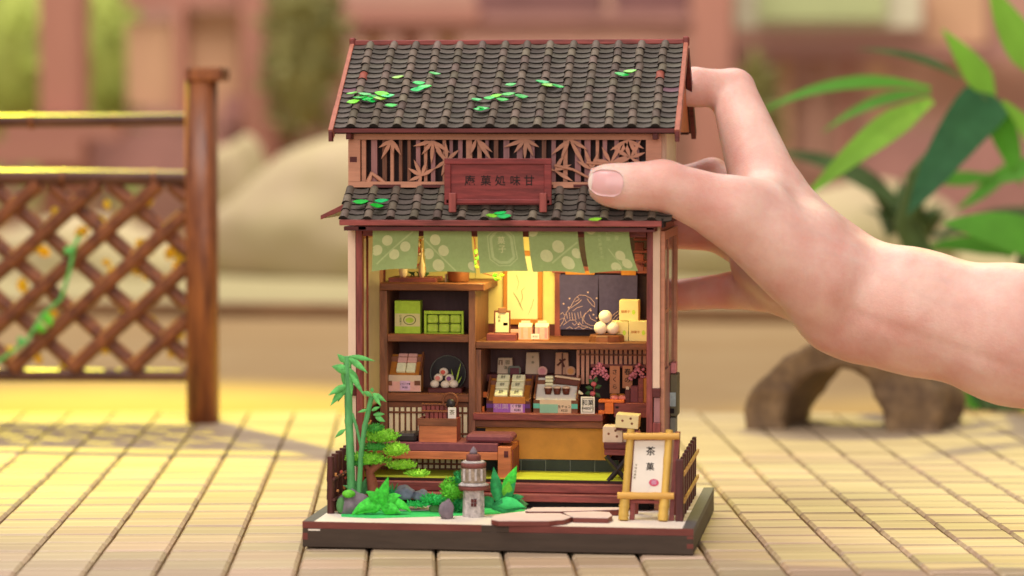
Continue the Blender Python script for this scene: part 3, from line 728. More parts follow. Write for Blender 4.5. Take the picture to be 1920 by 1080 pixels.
for i in range(5):
    a = at(770+i*7, 518, 8.7); part(MB().blade([a, a+Vector((RG.uniform(-.1, .1), 0, .12)), a+Vector((RG.uniform(-.2, .2), 0, .2))], [.02, .07, 0]), 'leaf', 'dkleaf', parent=fs_)
c = at(858, 530, 8.1)
pt = thing('copper_pot', 'round copper coloured pot at the right end of the cabinet top', 'pot', (c.x, 8.3, c.z))
part(MB().lathe((c.x, 8.3, c.z+.02), [(.36, 0), (.43, .05), (.45, .42), (.47, .45), (.40, .46), (.38, .2)], 22), 'pot_body', 'copper', parent=pt)
part(MB().box((c.x-.54, 8.2, c.z), (c.x-.46, 8.4, c.z+.35)), 'handle', 'ceramic', .02, pt)
gs = thing('leaf_garland', 'bright green vine trailing down between the second and third curtains', 'plant', at(905, 520, 9.5))
part(MB().tube([at(888, 440, 9.4), at(893, 480, 9.4), at(905, 512, 9.4), at(935, 520, 9.6)], .025, 5), 'stem', 'trunk', parent=gs)
for u, v in ((892, 472), (896, 484), (890, 492), (928, 516), (935, 522), (941, 516), (930, 523), (893, 500)):
    a = at(u, v, 9.35); q = RG.uniform(0, 6); d = Vector((math.cos(q), -.2, math.sin(q)))
    part(MB().blade([a-d*.12, a, a+d*.13], [.01, .09, 0]), 'leaf', RG.choice(('rleaf2', 'matcha')), parent=gs)

g = thing('matcha_box', 'tall green tea sweet carton with a round emblem, on the upper shelf', 'box', at(764, 627, yC+1))
y = yC+.5
part(MB().px(740, 564, 788, 626.5, y, y+.55), 'carton', 'matcha', .01, g)
part(MB().px(740.5, 588, 787.5, 612, y-.008, y-.002), 'label_band', 'matcha2', parent=g)
c = at(768, 600, y-.012); part(MB().disc(c, .26, r2=.2), 'emblem', 'olive', parent=g)
part(MB().disc(c+Vector((0, -.004, 0)), .225, r2=.17), 'emblem', 'matcha2', parent=g)
part(MB().disc(c+Vector((0, -.008, -.01)), .17, r2=.11), 'emblem', 'matcha', parent=g)
t = MB()
for i, ch in enumerate('抹茶菓子'): t.text(ch, at(751, 593+i*5, y-.012), .1)
for i in range(4): t.box(*[(lambda p: (p.x, y-.012, p.z))(at(752+i*3, w_, y)) for w_ in (615, 625)])
part(t, 'lettering', 'olive', parent=g)
g = thing('sweets_gift_box', 'open green gift box holding six wrapped sweets, beside the tall carton', 'box', at(832, 627, yC+1))
part(MB().px(795, 583, 869, 626.5, y+.2, y+.35), 'box_back', 'olive', parent=g)
for r in ((795, 583, 869, 589), (795, 589.2, 799.5, 626.5), (865, 589.2, 869, 626.5), (799.7, 624, 864.8, 626.5)): part(MB().px(*r, y, y+.198), 'box_rim', 'matcha', .01, g)
for i in range(3):
    for j in range(2):
        u, v = 801+i*21.5, 590.5+j*17.2
        m_ = MB().px(u, v, u+19.5, v+15.5, y+.06, y+.19); part(m_, 'wrapped_sweet', 'matcha3', .05, g)
        c = at(u+9.7, v+8, y+.055); part(MB().disc(c, .1, 10, r2=.08), 'sweet_seal', 'matcha', parent=g)

def crate(name, label, u0, u1, vb, vf, vt, y0, front, panels, tilt, inner='gold', depth=1.7):
    """tilted display crate: front face v in vf..vb, floor rising to vt at the back"""
    o = thing(name, label, 'tray', at((u0+u1)/2, vb, y0+.8))
    a, b = at(u0, vb, y0), at(u1, vb, y0); zf = at(u0, vf, y0).z; w_ = b.x-a.x
    part(MB().box((a.x, y0, a.z), (b.x, y0+.07, zf)), 'crate_front', front, .01, o)
    Tm = Matrix.Translation((a.x, y0+.075, zf)) @ Matrix.Rotation(tilt, 4, 'X')
    m_ = MB(); m_.M = Tm; m_.box((.0, 0, -.12), (w_, depth, -.05)); part(m_, 'crate_floor', inner, parent=o)
    for x in (0, w_-.07):
        m_ = MB(); m_.M = Tm; m_.box((x, 0, -.048), (x+.07, depth, .12)); part(m_, 'crate_side', 'brown', parent=o)
    zb = (Tm @ Vector((0, depth, -.12))).z; yb = (Tm @ Vector((0, depth, 0))).y
    part(MB().box((a.x+.02, yb-.25, a.z), (b.x-.02, yb-.15, zb-.02)), 'crate_prop', 'brown', parent=o)
    part(MB().prism([(b.x-.075, y0+.08, a.z), (b.x-.075, yb-.3, a.z), (b.x-.075, yb-.3, zb-.1), (b.x-.075, y0+.08, zf-.15)], (.07, 0, 0)), 'crate_cheek', 'gold', parent=o)
    for i, (r, m2) in enumerate(panels): part(MB().px(*r, y0-.014*(i+1), y0-.003-.0137*i), 'paper_panel', m2, parent=o)
    return o, Tm, w_
y0 = yC+.35
o, Tm, w_ = crate('sweets_crate', 'slanted crate with a pink price panel holding four pink packets, lower cabinet shelf', 725, 789, 734, 703, 676, y0, 'kraft2',
    [((725, 715.5, 788, 733.5), 'pinkbox'), ((750, 714, 769, 732), 'lilac')], R(44), depth=1.15)
for r in ((725, 714, 735, 722.5), (777, 714, 788, 722.5)): part(MB().px(*r, y0-.045, y0-.031), 'crate_slot', 'brown', parent=o)
t = MB(); t.text('いちご大福', at(759.5, 720, y0-.036), .085); t.text('¥180', at(759.5, 726.5, y0-.036), .11); part(t, 'lettering', 'ink', parent=o)
pk = thing('pink_packets', 'four pink and yellow wrapped sweets lying in the slanted crate', 'sweets', at(760, 700, y0+.6))
for i in range(2):
    for j in range(2):
        m_ = MB(); m_.M = Tm; m_.box((.36+i*.40, .14+j*.5, -.048), (.73+i*.40, .6+j*.5, .08)); part(m_, 'packet', 'pinkbox' if j else 'packet', .02, pk)
y = yC+1.9; c = at(840, 700, y+.7)
pl = MB().tube([c+Vector((0, .06, 0)), c+Vector((0, 0, 0))], [.74, .74], 32); pl = pl.build('round_plate', M['plate'], origin=(c.x, c.y, at(840, 738, y+.7).z)); tag(pl, 'large round black plate leaning upright behind the mochi on the lower cabinet shelf', 'plate')
rim = MB().tube([c+Vector((.73*math.cos(a), -.02, .73*math.sin(a))) for a in [2*math.pi*k/32 for k in range(33)]], .018, 5, cap=False).build('plate_rim', M['grey'], pl)
ts = MB().px(802, 728, 866, 739, yC+.5, yC+1.5); ts = ts.build('mochi_stand', M['maroon'], origin=at(834, 739, yC+1), bevel=.03); tag(ts, 'dark low wooden stand under the mochi pile', 'stand')
mo = thing('mochi_pile', 'pyramid of white filled mochi showing red, orange and violet fillings', 'sweets', at(834, 728, yC+.9))
for u, v, f in ((815, 720, None), (835, 721, None), (851, 720, None), (822, 708, 'salmon'), (843, 709, 'violet'), (832, 697, 'redbean')):
    c = at(u, v, yC+.9); part(MB().ball(c, (.19, .2, .165), 12, 8), 'mochi', 'mochi', parent=mo)
    if f: part(MB().disc(c+Vector((0, -.205, .0)), .1, 12, r2=.09), 'filling', f, parent=mo)
gr = thing('golden_sprig', 'thin golden leaf sprig beside the mochi in front of the plate', 'plant', at(853, 728, yC+1.2))
for u, v, u2, v2 in ((853, 725, 846, 692), (853, 725, 864, 680), (854, 728, 866, 705), (851, 722, 841, 700)):
    a, b_ = at(u, v, yC+1.3), at(u2, v2, yC+1.3); part(MB().blade([a, (a+b_)/2, b_], [.01, .035, 0]), 'leaf', 'matcha3', parent=gr)

# ================================================================== on the counter top
y = yK+.5
bd = MB().px(912, 626, 967, 640.5, y, y+.9).build('wooden_block', M['redwood'], origin=at(940, 640, y+.4), bevel=.02); tag(bd, 'brown wooden block under the clipboard on the counter top', 'block')
cb = thing('clipboard', 'upright clipboard with a pale menu sheet standing on the wooden block', 'clipboard', at(942, 626, y+.3))
part(MB().px(926, 582, 957, 626, y+.3, y+.36), 'board', 'brown', .01, cb)
part(MB().px(929, 586, 954, 623, y+.28, y+.297), 'menu_sheet', 'scroll', parent=cb); part(MB().px(934, 577, 949, 587, y+.24, y+.277), 'clip', 'copper', .02, cb)
t = MB(); t.box(*[(lambda p: (p.x, y+.275, p.z))(at(*q, y)) for q in ((942, 606), (950, 611))]); part(t, 'stamp', 'trunk', parent=cb)
t = MB(); t.text('菜', at(936, 595, y+.275), .14); t.text('茶', at(936, 602, y+.275), .12); part(t, 'lettering', 'inkgrey', parent=cb)
for u0, lab, m2 in ((972, 'peach pink drink carton nearer the clipboard on the counter top', 'peach'), (1003, 'rose pink drink carton right of the small tag on the counter top', 'pinkpaper')):
    yy = y+.5; o = thing('drink_carton', lab, 'carton', at(u0+13, 640, yy+.2), 'pink drink cartons on the counter')
    a, b_ = at(u0, 636, yy), at(u0+25, 636, yy); z0 = a.z-.02; z1 = at(u0, 613, yy).z; z2 = at(u0, 606, yy).z
    part(MB().box((a.x, yy, z0), (b_.x, yy+.45, z1)), 'carton_body', 'pinkbox', .01, o)
    part(MB().prism([(a.x, yy, z1+.003), (a.x, yy+.45, z1+.003), (a.x, yy+.225, z2)], (b_.x-a.x, 0, 0)), 'gable_top', 'icing', parent=o)
    part(MB().box((a.x+.09, yy+.2, z2-.03), (b_.x-.09, yy+.25, z2+.09)), 'carton_fin', 'icing', parent=o)
    part(MB().px(u0+5, 614, u0+9, 634, yy-.008, yy-.002), 'stripe', m2, parent=o); part(MB().px(u0+18, 614, u0+23, 634, yy-.008, yy-.002), 'stripe', m2, parent=o)
    part(MB().px(u0-1, 636.5, u0+26, 639.8, yy-.06, yy+.5), 'carton_stand', 'gold', parent=o)
o = thing('price_tag', 'small white price tag between the two pink cartons', 'price tag', at(1004, 638, y+.2))
part(MB().px(996, 626, 1011, 636, y+.3, y+.34), 'card', 'white', parent=o); t = MB(); t.text('¥150', at(1003.5, 631, y+.29), .1); part(t, 'lettering', 'inkgrey', parent=o)
ob = MB().px(957, 618, 973, 638, y+1.2, y+1.5).build('pink_carton_block', M['pinkbox'], origin=at(965, 640, y+1.3)); tag(ob, 'plain pale pink block half hidden behind clipboard and carton', 'box')
c = at(1136, 641, yK+.55)
bw = MB().lathe((c.x, yK+.75, c.z), [(.72, 0), (.70, .22), (.66, .28)], 9, False).build('round_board', M['brown'], origin=(c.x, yK+.75, c.z)); tag(bw, 'faceted brown wooden board under the three white balls', 'board')
zb_ = c.z+.28
for (u, dz, dy, lab) in ((1126, .27, -.1, 'white steamed bun, lower left of the three on the board'), (1149, .27, 0, 'white steamed bun, lower right of the three on the board'), (1135, .72, 0, 'white steamed bun on top of the other two')):
    q = at(u, 620, yK+.65+dy); o = MB().ball((q.x, yK+.65+dy, zb_+dz), .265, 20, 14).build('steamed_bun', M['ceramic'] if False else M['mochi'], origin=(q.x, yK+.65+dy, zb_)); tag(o, lab, 'bun', 'white buns on the counter')
for r, lab in (((1145, 603, 1178, 640, 8.6), 'yellow carton behind the buns, bottom left of the stack'), ((1179, 602, 1216, 640, 8.5), 'yellow carton at the bottom right of the stack'), ((1161, 563, 1197, 601.5, 8.7), 'yellow carton on top of the other two at the right')):
    o = thing('goods_carton', lab, 'box', at((r[0]+r[2])/2, r[3], r[4]+.4), 'yellow cartons on the counter')
    part(MB().px(*r, ), 'carton', 'kraft', .015, o) if False else part(MB().px(*r[:4], r[4], r[4]+.8), 'carton', 'kraft', .015, o)
    t = MB(); uc = (r[0]+r[2])/2
    t.disc(at(uc+9, r[3]-16, r[4]-.005), .07, 10, r2=.1); part(t, 'printed_mark', 'matcha3', parent=o)
    t = MB(); t.text('御菓子', at(uc-6, r[3]-17, r[4]-.005), .12); part(t, 'lettering', 'gold', parent=o)
# framed picture and navy curtain on the rear wall
pc = thing('framed_picture', 'tall wood framed brush painting of grass blades on the yellow wall', 'picture', at(980, 608, YW-.2))
yP = YW-.2
part(MB().px(951, 480, 1008, 598, yP+.03, yP+.06), 'picture_sheet', 'scroll', parent=pc)
for r in ((943, 470, 1017, 480), (943, 598.2, 1017, 609), (943, 480.2, 951, 598), (1008, 480.2, 1017, 598)): part(MB().px(*r, yP, yP+.12), 'frame_bar', 'gold', .02, pc)
t = MB()
for ln, w2 in (([(962, 548), (970, 560), (976, 573), (981, 583)], .02), ([(975, 573), (980, 558), (978, 545), (985, 538)], .014), ([(969, 545), (973, 530), (968, 515)], .01), ([(990, 590), (997, 575), (1001, 560)], .01)):
    t.tube([at(u, v, yP+.027) for u, v in ln], [w2*.5, w2, w2, .004][:len(ln)], 5)
part(t, 'brush_stroke', 'inkgrey', parent=pc)
nv = thing('wave_curtain', 'navy two-panel doorway curtain with a pale breaking wave drawn on it', 'curtain', at(1122, 618, YW-.5))
yV = YW-.46
def panel(u0, u1, ub0, ub1, ph):
    n, m = 10, 10; f = lambda s, tt, off=0: Vector((at(u0+(u1-u0)*s+((ub0-u0)*(1-s)+(ub1-u1)*s)*tt, 515+103*tt, yV).x, yV-off+.05*math.sin(s*8+ph)*(.3+.7*tt), at(1100, 515+103*tt, yV).z))
    vs = [f(i/n, j/m) for j in range(m+1) for i in range(n+1)]; k = len(vs); vs += [p+Vector((0, .03, 0)) for p in vs]
    fs = []
    for j in range(m):
        for i in range(n):
            q = (j*(n+1)+i, (j+1)*(n+1)+i, (j+1)*(n+1)+i+1, j*(n+1)+i+1); fs.append(q); fs.append([x+k for x in reversed(q)])
    part(MB()._add(vs, fs, True), 'curtain_panel', 'navy', parent=nv)
    return lambda u, v: f((u-ub0)/(ub1-ub0), (v-515)/103, .02)
fL = panel(1049, 1122, 1050, 1119, 0); fR = panel(1122.5, 1195, 1124, 1194, 2)
lines = [[(1050, 612), (1056, 603), (1060, 590), (1070, 575), (1078, 560), (1086, 553), (1097, 554), (1106, 559), (1113, 567), (1114, 576)], [(1114, 576), (1109, 572), (1104, 566), (1100, 560)],
  [(1107, 578), (1102, 584), (1096, 590), (1094, 600), (1099, 606), (1107, 610), (1118, 611)], [(1104, 590), (1108, 598), (1118, 603)], [(1098, 586), (1092, 596), (1093, 607)],
  [(1050, 600), (1058, 596), (1062, 606)], [(1062, 588), (1064, 598)], [(1067, 586), (1069, 600)], [(1072, 586), (1074, 601)], [(1077, 587), (1080, 600)], [(1083, 586), (1086, 598)], [(1088, 584), (1090, 596)],
  [(1056, 610), (1068, 601), (1078, 600), (1082, 606), (1077, 610), (1073, 606)], [(1086, 604), (1092, 611), (1101, 612)], [(1062, 617), (1068, 613), (1074, 617)], [(1078, 617), (1086, 612), (1094, 617), (1102, 613), (1110, 617)],
  [(1070, 578), (1078, 572), (1084, 568), (1090, 562)], [(1074, 583), (1082, 577), (1092, 574)], [(1078, 566), (1086, 561), (1082, 556)], [(1051, 590), (1055, 586), (1058, 591)]]
for ln in lines: part(MB().tube([fL(u, v) for u, v in ln], .011, 5), 'printed_line', 'navyp', parent=nv)
for u, v in ((1057, 570), (1066, 577), (1101, 548), (1117, 559), (1112, 590), (1118, 596), (1085, 608), (1068, 560), (1107, 582)): part(MB().disc(fL(u, v)+Vector((0, -.004, 0)), .035, 8), 'printed_dot', 'navyp', parent=nv)
for ln in ([(1143, 600), (1150, 590), (1160, 582)], [(1147, 602), (1155, 592), (1166, 584)], [(1152, 604), (1160, 594), (1172, 588)]): part(MB().tube([fR(u, v) for u, v in ln], .011, 5), 'printed_line', 'navyp', parent=nv)

# ================================================================== display bay
def bag(name, lab, u0, u1, v0, v1, y, m2, extra=None):
    o = thing(name, lab, 'bag', at((u0+u1)/2, v1, y+.1)); a, b_ = at(u0, v1, y), at(u1, v1, y); c_, d_ = at(u0+2, v0, y), at(u1-2, v0, y)
    part(MB().prism([(a.x, y, a.z), (b_.x, y, b_.z), (d_.x, y, d_.z), (c_.x, y, c_.z)], (0, .22, 0)), 'paper_bag', m2, .01, o); return o
yb = 9.4
o = bag('paper_bag', 'grey patterned carrier bag behind the dark tin on the small inner shelf', 932, 962, 671, 703, yb+.3, 'kraft2')
part(MB().tube([at(936, 684, yb+.28), at(936, 676, yb+.28), at(941, 676, yb+.28), at(941, 684, yb+.28)], .025, 5), 'handle', 'brown', parent=o)
t = MB(); t.text('御', at(952, 680, yb+.29), .2); t.text('菓子', at(952, 690, yb+.29), .15); part(t, 'lettering', 'inkgrey', parent=o)
o = thing('sweets_tin', 'rounded white tin with a plum coloured front on the small inner shelf', 'tin', at(964, 703, yb+.1))
part(MB().px(952, 686.5, 976, 703, yb, yb+.18), 'tin_body', 'grey', .08, o); part(MB().px(956, 690, 973, 701.5, yb-.02, yb-.003), 'tin_front', 'plum', .006, o)
o = bag('paper_bag', 'plain beige paper bag in the middle of the small inner shelf', 985, 1012, 661, 703, yb+.25, 'kraft2')
t = MB(); t.text('茶', at(999, 670, yb+.24), .1); t.text('寿', at(999, 680, yb+.24), .13); part(t, 'lettering', 'inkgrey', parent=o)
o = bag('paper_bag', 'pinkish paper bag tied with a brown bow, right end of the inner shelf', 1040, 1067, 661, 703, yb+.25, 'peach')
part(MB().px(1053, 662, 1055.5, 702, yb+.2, yb+.245), 'ribbon', 'choc', parent=o)
t = MB().tube([at(1045, 685, yb+.2), at(1054, 677, yb+.2), at(1060, 673, yb+.2)], .035, 5); t.tube([at(1049, 674, yb+.19), at(1054, 678, yb+.19), at(1058, 688, yb+.19)], .035, 5); part(t, 'bow', 'choc', parent=o)
for u, m2, m3, lab in ((1017, 'pinkbox', 'pinkpaper', 'round pink patterned rice cake leaning by the beige bag'), (1070, 'peach', 'mikan', 'round orange slice sweet leaning by the ribbon bag')):
    c = at(u, 696, yb); o = thing('round_sweet', lab, 'sweet', at(u, 703, yb))
    part(MB().tube([c, c+Vector((0, .12, 0))], [.2, .2], 20), 'disc_body', m2, parent=o); part(MB().disc(c+Vector((0, -.006, 0)), .13, 16), 'disc_face', m3, parent=o)
y0 = yK+.1
o, Tm, w_ = crate('packet_crate', 'slanted wooden crate with violet front label holding cream packets', 912, 995, 775, 751, 715, y0, 'maroon',
   [((912, 757.5, 994, 765), 'violetd'), ((925, 751, 984, 774.5), 'violetp')], R(40), depth=1.3)
part(MB().px(924, 744, 985, 757, y0-.06, y0-.031), 'crate_lip', 'gold', .01, o); part(MB().px(957, 758, 980, 773.5, y0-.045, y0-.031), 'price_label', 'lilac', parent=o)
t = MB(); t.text('くず餅', at(968, 762, y0-.05), .13); t.text('¥280', at(970, 769, y0-.05), .13); part(t, 'lettering', 'ink', parent=o)
t = MB(); t.text('和菓', at(940, 762, y0-.034), .3); part(t, 'faded_print', 'lilac', parent=o)
pk = thing('cream_packets', 'two columns of cream wrapped packets lying in the violet labelled crate', 'sweets', at(955, 735, y0+.6))
for i in range(2):
    for j in range(3):
        m_ = MB(); m_.M = Tm; m_.box((.32+i*.62, .05+j*.42, -.048), (.84+i*.62, .4+j*.42, .26)); q = part(m_, 'packet', 'packet', .03, pk)
        m_ = MB(); m_.M = Tm; m_.text('餅', (.58+i*.62, .22+j*.42, .268), .2, (1,0,0), (0,1,0)); part(m_, 'lettering', 'inkgrey', parent=q)
o, Tm, w_ = crate('cake_crate', 'slanted crate lined white with mint front label holding chocolate cakes', 1000, 1083, 775, 750, 717, y0, 'brown',
   [((1000, 757, 1083, 766), 'mintd'), ((1012, 750, 1071, 774.5), 'kraft2')], R(40), 'white', depth=1.3)
part(MB().px(1012, 758, 1046, 775, y0-.045, y0-.031), 'label_panel', 'mint', parent=o)
t = MB(); t.text('生チョコ', at(1058, 763, y0-.036), .13); t.text('¥320', at(1058, 770, y0-.036), .13); part(t, 'lettering', 'ink', parent=o)
for i in range(3):
    m_ = MB(); p = Tm @ Vector((.55+i*.36, .38, -.05)); m_.lathe(p, [(.12, 0), (.165, .25)], 14); q = m_.build('cup_cake', M['choc'], origin=p)
    tag(q, 'small chocolate cup cake with icing, %s of the front row' % ('leftmost', 'middle', 'rightmost')[i], 'cake', 'cup cakes in the mint crate'); MB().ball(p+Vector((0, 0, .26)), (.17, .17, .08), 12, 6).build('icing', M['icing'], q)
p = Tm @ Vector((.55, .85, -.05)); q = thing('stacked_wafers', 'short stack of cream wafers left of the long chocolate cake', 'sweets', p)
for k in range(3): part(MB().box(p+Vector((-.16, -.1, k*.14+.01)), p+Vector((.16, .2, k*.14+.12))), 'wafer', 'packet', .03, q)
p = Tm @ Vector((1.25, .9, -.02)); q = thing('cake_roll', 'long chocolate cake bar with pink icing across the back of the mint crate', 'cake', p)
m_ = MB(); m_.M = Matrix.Translation(p) @ Matrix.Rotation(R(7), 4, 'Y'); m_.box((-.5, -.12, 0), (.55, .2, .24)); part(m_, 'sponge', 'choc', .03, q)
m_ = MB(); m_.M = Matrix.Translation(p) @ Matrix.Rotation(R(7), 4, 'Y'); m_.box((-.52, -.14, .243), (.54, .18, .32)); part(m_, 'icing_top', 'icing', .03, q)
p = Tm @ Vector((1.65, .4, -.04)); q = MB().tube([p, p+Vector((.16, -.05, .08)), p+Vector((.3, -.02, .0))], [.05, .09, .03], 7).build('cream_piece', M['packet'], origin=p); tag(q, 'twisted cream biscuit right of the cup cakes', 'biscuit')
o = thing('price_card', 'white framed price card standing right of the mint crate on the display shelf', 'price card', at(1102, 777, yK-.2))
part(MB().px(1089, 744, 1115, 776, yK-.22, yK-.17), 'card', 'white', parent=o)
t = MB()
for r in ((1092, 747, 1112, 747.8), (1092, 772.2, 1112, 773), (1092, 747.8, 1092.8, 772.2), (1111.2, 747.8, 1112, 772.2)): t.px(*r, yK-.235, yK-.222)
part(t, 'border', 'inkgrey', parent=o)
t = MB(); t.text('和菓', at(1102, 756, yK-.226), .24); t.text('¥480円', at(1102, 766, yK-.226), .16); part(t, 'lettering', 'ink', parent=o)
o = thing('camellia', 'camellia sprig with two pink flowers and green leaves in the display bay', 'plant', at(1112, 750, 8.2))
part(MB().tube([at(1112, 750, 8.2), at(1114, 730, 8.2), at(1116, 712, 8.2)], .03, 5), 'stem', 'trunk', parent=o)
for u, v in ((1113, 720), (1111, 738)): part(MB().ball(at(u, v, 8.1), (.12, .1, .1), 9, 6), 'flower', 'petal', parent=o)
for u, v, a in ((1104, 727, 170), (1122, 725, 20), (1103, 737, 190), (1121, 741, -40), (1117, 712, 80), (1108, 715, 130)):
    c = at(u, v, 8.15); d = Vector((math.cos(R(a)), 0, math.sin(R(a)))); part(MB().blade([c-d*.15, c, c+d*.15], [.02, .1, 0]), 'leaf', 'dkleaf', parent=o)
o = thing('orange_tray_stand', 'bright orange wooden tray stand at the right end of the display shelf', 'stand', at(1138, 777, yK))
for r in ((1122, 750, 1170, 755), (1134, 755.3, 1150, 776), (1122, 770, 1133.7, 776)): part(MB().px(*r, yK-.05, yK+.6), 'stand_board', 'tangerine', .01, o)
part(MB().px(1122, 756, 1133.5, 769.7, yK+.2, yK+.5), 'stand_back', 'maroon', parent=o)
o = MB().px(1151, 756, 1216, 783, yK+.02, yK+1.6).build('red_chest', M['redwood'], origin=at(1185, 783, yK+.8), bevel=.02); tag(o, 'dark red wooden chest right of the orange tray stand', 'chest')
MB().px(1154, 762, 1160, 766, yK+.005, yK+.018).build('chest_slot', M['black'], o)
for u, v in ((1152, 746), (1167, 746)):
    o = thing('pink_sweet', 'pink sweet with a golden top on the orange tray, %s one' % ('left' if u < 1160 else 'right'), 'sweet', at(u, 750, yK+.4), 'pink sweets on the orange tray')
    part(MB().ball(at(u, v, yK+.4), (.19, .16, .12), 12, 7), 'sweet_body', 'salmon', parent=o); part(MB().ball(at(u-1, v-5, yK+.5), (.17, .14, .07), 10, 6), 'sweet_top', 'gold', parent=o)
for r, m2, lab in (((1172, 731, 1181, 755), 'maroon', 'small dark red packet box on the chest'), ((1182, 724, 1196, 755), 'mauve', 'brownish tea box in the middle of the chest top'), ((1196.5, 710, 1206, 755), 'redwood', 'tall dark red box on the chest'), ((1206.5, 709, 1213, 755), 'gold', 'narrow golden box at the right end of the chest')):
    o = MB().px(*r, yK+.3, yK+.7).build('small_box', M[m2], origin=at((r[0]+r[2])/2, 755, yK+.5), bevel=.012); tag(o, lab, 'box')
MB().px(1173.5, 725, 1179.5, 730.8, yK+.4, yK+.6).build('stopper', M['icing'], bpy.data.objects['small_box'])
for u0, tx, lab in ((1143, 'さくら', 'hanging wooden plaque lettered in three brush characters'), (1167, '春の', 'hanging wooden plaque lettered with two brush characters, right')):
    o = thing('hanging_plaque', lab, 'plaque', at(u0+10, 738, 8.8)); v1 = 738 if u0 < 1160 else 728
    part(MB().px(u0, 686, u0+19, v1, 8.75, 8.82), 'plaque_board', 'plaque', .01, o)
    t = MB()
    for i, ch in enumerate(tx): t.text(ch, at(u0+9.5, 698+i*(14 if len(tx) > 2 else 15), 8.74), .23 if len(tx) > 2 else .27)
    part(t, 'lettering', 'ink', parent=o)
for cu, lab in ((1124, 'pink blossom branch left of the hanging plaques'), (1196, 'pink blossom branch right of the hanging plaques')):
    o = thing('blossom_branch', lab, 'flowers', at(cu, 712, 8.6), 'pink blossom branches')
    part(MB().tube([at(cu-16, 700, 8.7), at(cu, 690, 8.7), at(cu+16, 698, 8.7)], .03, 5), 'twig', 'trunk', parent=o)
    bm_ = mesh_only(MB().ball((0, 0, 0), (.07, .05, .06), 6, 4), 'blossom', M['blossom'])
    for i in range(46):
        a = RG.random()*math.pi; r_ = RG.uniform(.35, 1.0)
        inst(bm_, 'blossom', o, at(cu+math.cos(a)*18*r_, 712-math.sin(a)*26*r_+(0 if abs(math.cos(a)) > .35 else -5), 8.6+RG.uniform(-.1, .1)))

# ================================================================== bench and what stands on it
yB_ = 5.4; bn = thing('bench', 'low orange wooden bench with a dark red top, latticed front and square end', 'bench', at(865, 905, 6.5))
BP = lambda *a, y0=yB_, y1=yB_+2.5: MB().px(*a, y0, y1)
part(BP(690, 830.5, 933, 846, y0=yB_+.04), 'bench_top', 'mauve', .03, bn)
part(BP(690, 846.3, 933, 861, y0=yB_+.02, y1=yB_+.2), 'front_rail', 'orange', .02, bn)
part(BP(933.3, 838, 958, 905), 'end_panel', 'orange', .02, bn)
part(MB().px(945, 846, 953, 858, yB_-.012, yB_-.003), 'joint_mark', 'maroon', parent=bn)
xx = at(958, 870, yB_).x
part(MB().box((xx+.002, yB_+.3, at(958, 896, yB_).z), (xx+.03, yB_+2.2, at(958, 846, yB_).z)), 'end_lattice', 'redwood_z', parent=bn)
part(BP(690, 890, 933, 903, y0=yB_+1.5, y1=yB_+1.6), 'back_rail', 'dark', parent=bn)
o = MB().px(873, 815, 961, 830.3, yB_+.25, yB_+1.6).build('seat_cushion', M['mauve'], origin=at(917, 830, yB_+.9), bevel=.1); tag(o, 'flat mauve cushion at the right end of the bench', 'cushion')
o = MB().px(742, 813, 780, 830.3, yB_+.3, yB_+1.5).build('seat_cushion', M['plate'], origin=at(762, 830, yB_+.9), bevel=.1); tag(o, 'flat black cushion at the left of the bench behind the pine', 'cushion')
o = thing('tea_box', 'open orange wooden box standing on the bench beside the mauve cushion', 'box', at(825, 830, yB_+.9)); y = yB_+.3
part(MB().px(786, 799, 856, 830.3, y+.04, y+.1), 'box_front', 'orange', parent=o); part(MB().px(783, 785, 857, 798.8, y, y+.12), 'box_rim', 'brown', .01, o)
a, b_ = at(783, 785, y), at(857, 830, y)
part(MB().box((b_.x-.16, y+.122, b_.z), (b_.x-.02, y+1.1, a.z)), 'box_side', 'redwood', parent=o); part(MB().box((a.x+.02, y+.122, b_.z), (a.x+.14, y+1.1, a.z)), 'box_side', 'redwood', parent=o)
part(MB().box((a.x+.142, y+.95, b_.z), (b_.x-.162, y+1.09, a.z)), 'box_side', 'redwood', parent=o); part(MB().box((a.x+.142, y+.124, b_.z+.02), (b_.x-.162, y+.948, a.z-.12)), 'box_lid', 'orange_y', parent=o)
o = thing('tea_tins', 'two rows of small dark red tins standing in the tea box', 'tins', at(810, 786, y+.6))
for rr, (v0, v1, yy) in enumerate(((773, 788, y+.35), (760, 775, y+.75))):
    for i in range(6):
        u = 797+i*8.4-(rr*6); part(MB().px(u, v0, u+7.4, v1, yy, yy+.2), 'tin', 'redwood_z', .02, o)
    part(MB().px(790-(rr*0), v0-2.5, 846-rr*6, v0-.3, yy-.05, yy+.25), 'tin_rack', 'brown', parent=o)
c = at(844, 751, y+.75); o = thing('round_hoop', 'round brown hoop holder with a grey bundle standing in the tea box', 'holder', at(844, 785, y+.75))
part(MB().tube([c+Vector((.29*math.cos(q), 0, .29*math.sin(q))) for q in [2*math.pi*k/24 for k in range(25)]], .045, 6, cap=False), 'hoop', 'brown', parent=o)
part(MB().ball(at(845, 757, y+.7), (.19, .12, .2), 10, 7), 'bundle', 'plate', parent=o); part(MB().px(835, 762, 860, 786, y+.8, y+.95), 'hoop_base', 'maroon', .02, o)
o = thing('small_card', 'small white card with a printed sprig at the front of the tea box', 'card', at(848, 785, y+.3)); part(MB().px(840, 764, 855, 784.5, y+.25, y+.29), 'card', 'white', parent=o)
t = MB(); t.text('茶', at(847.5, 774, y+.245), .22); part(t, 'lettering', 'inkgrey', parent=o)
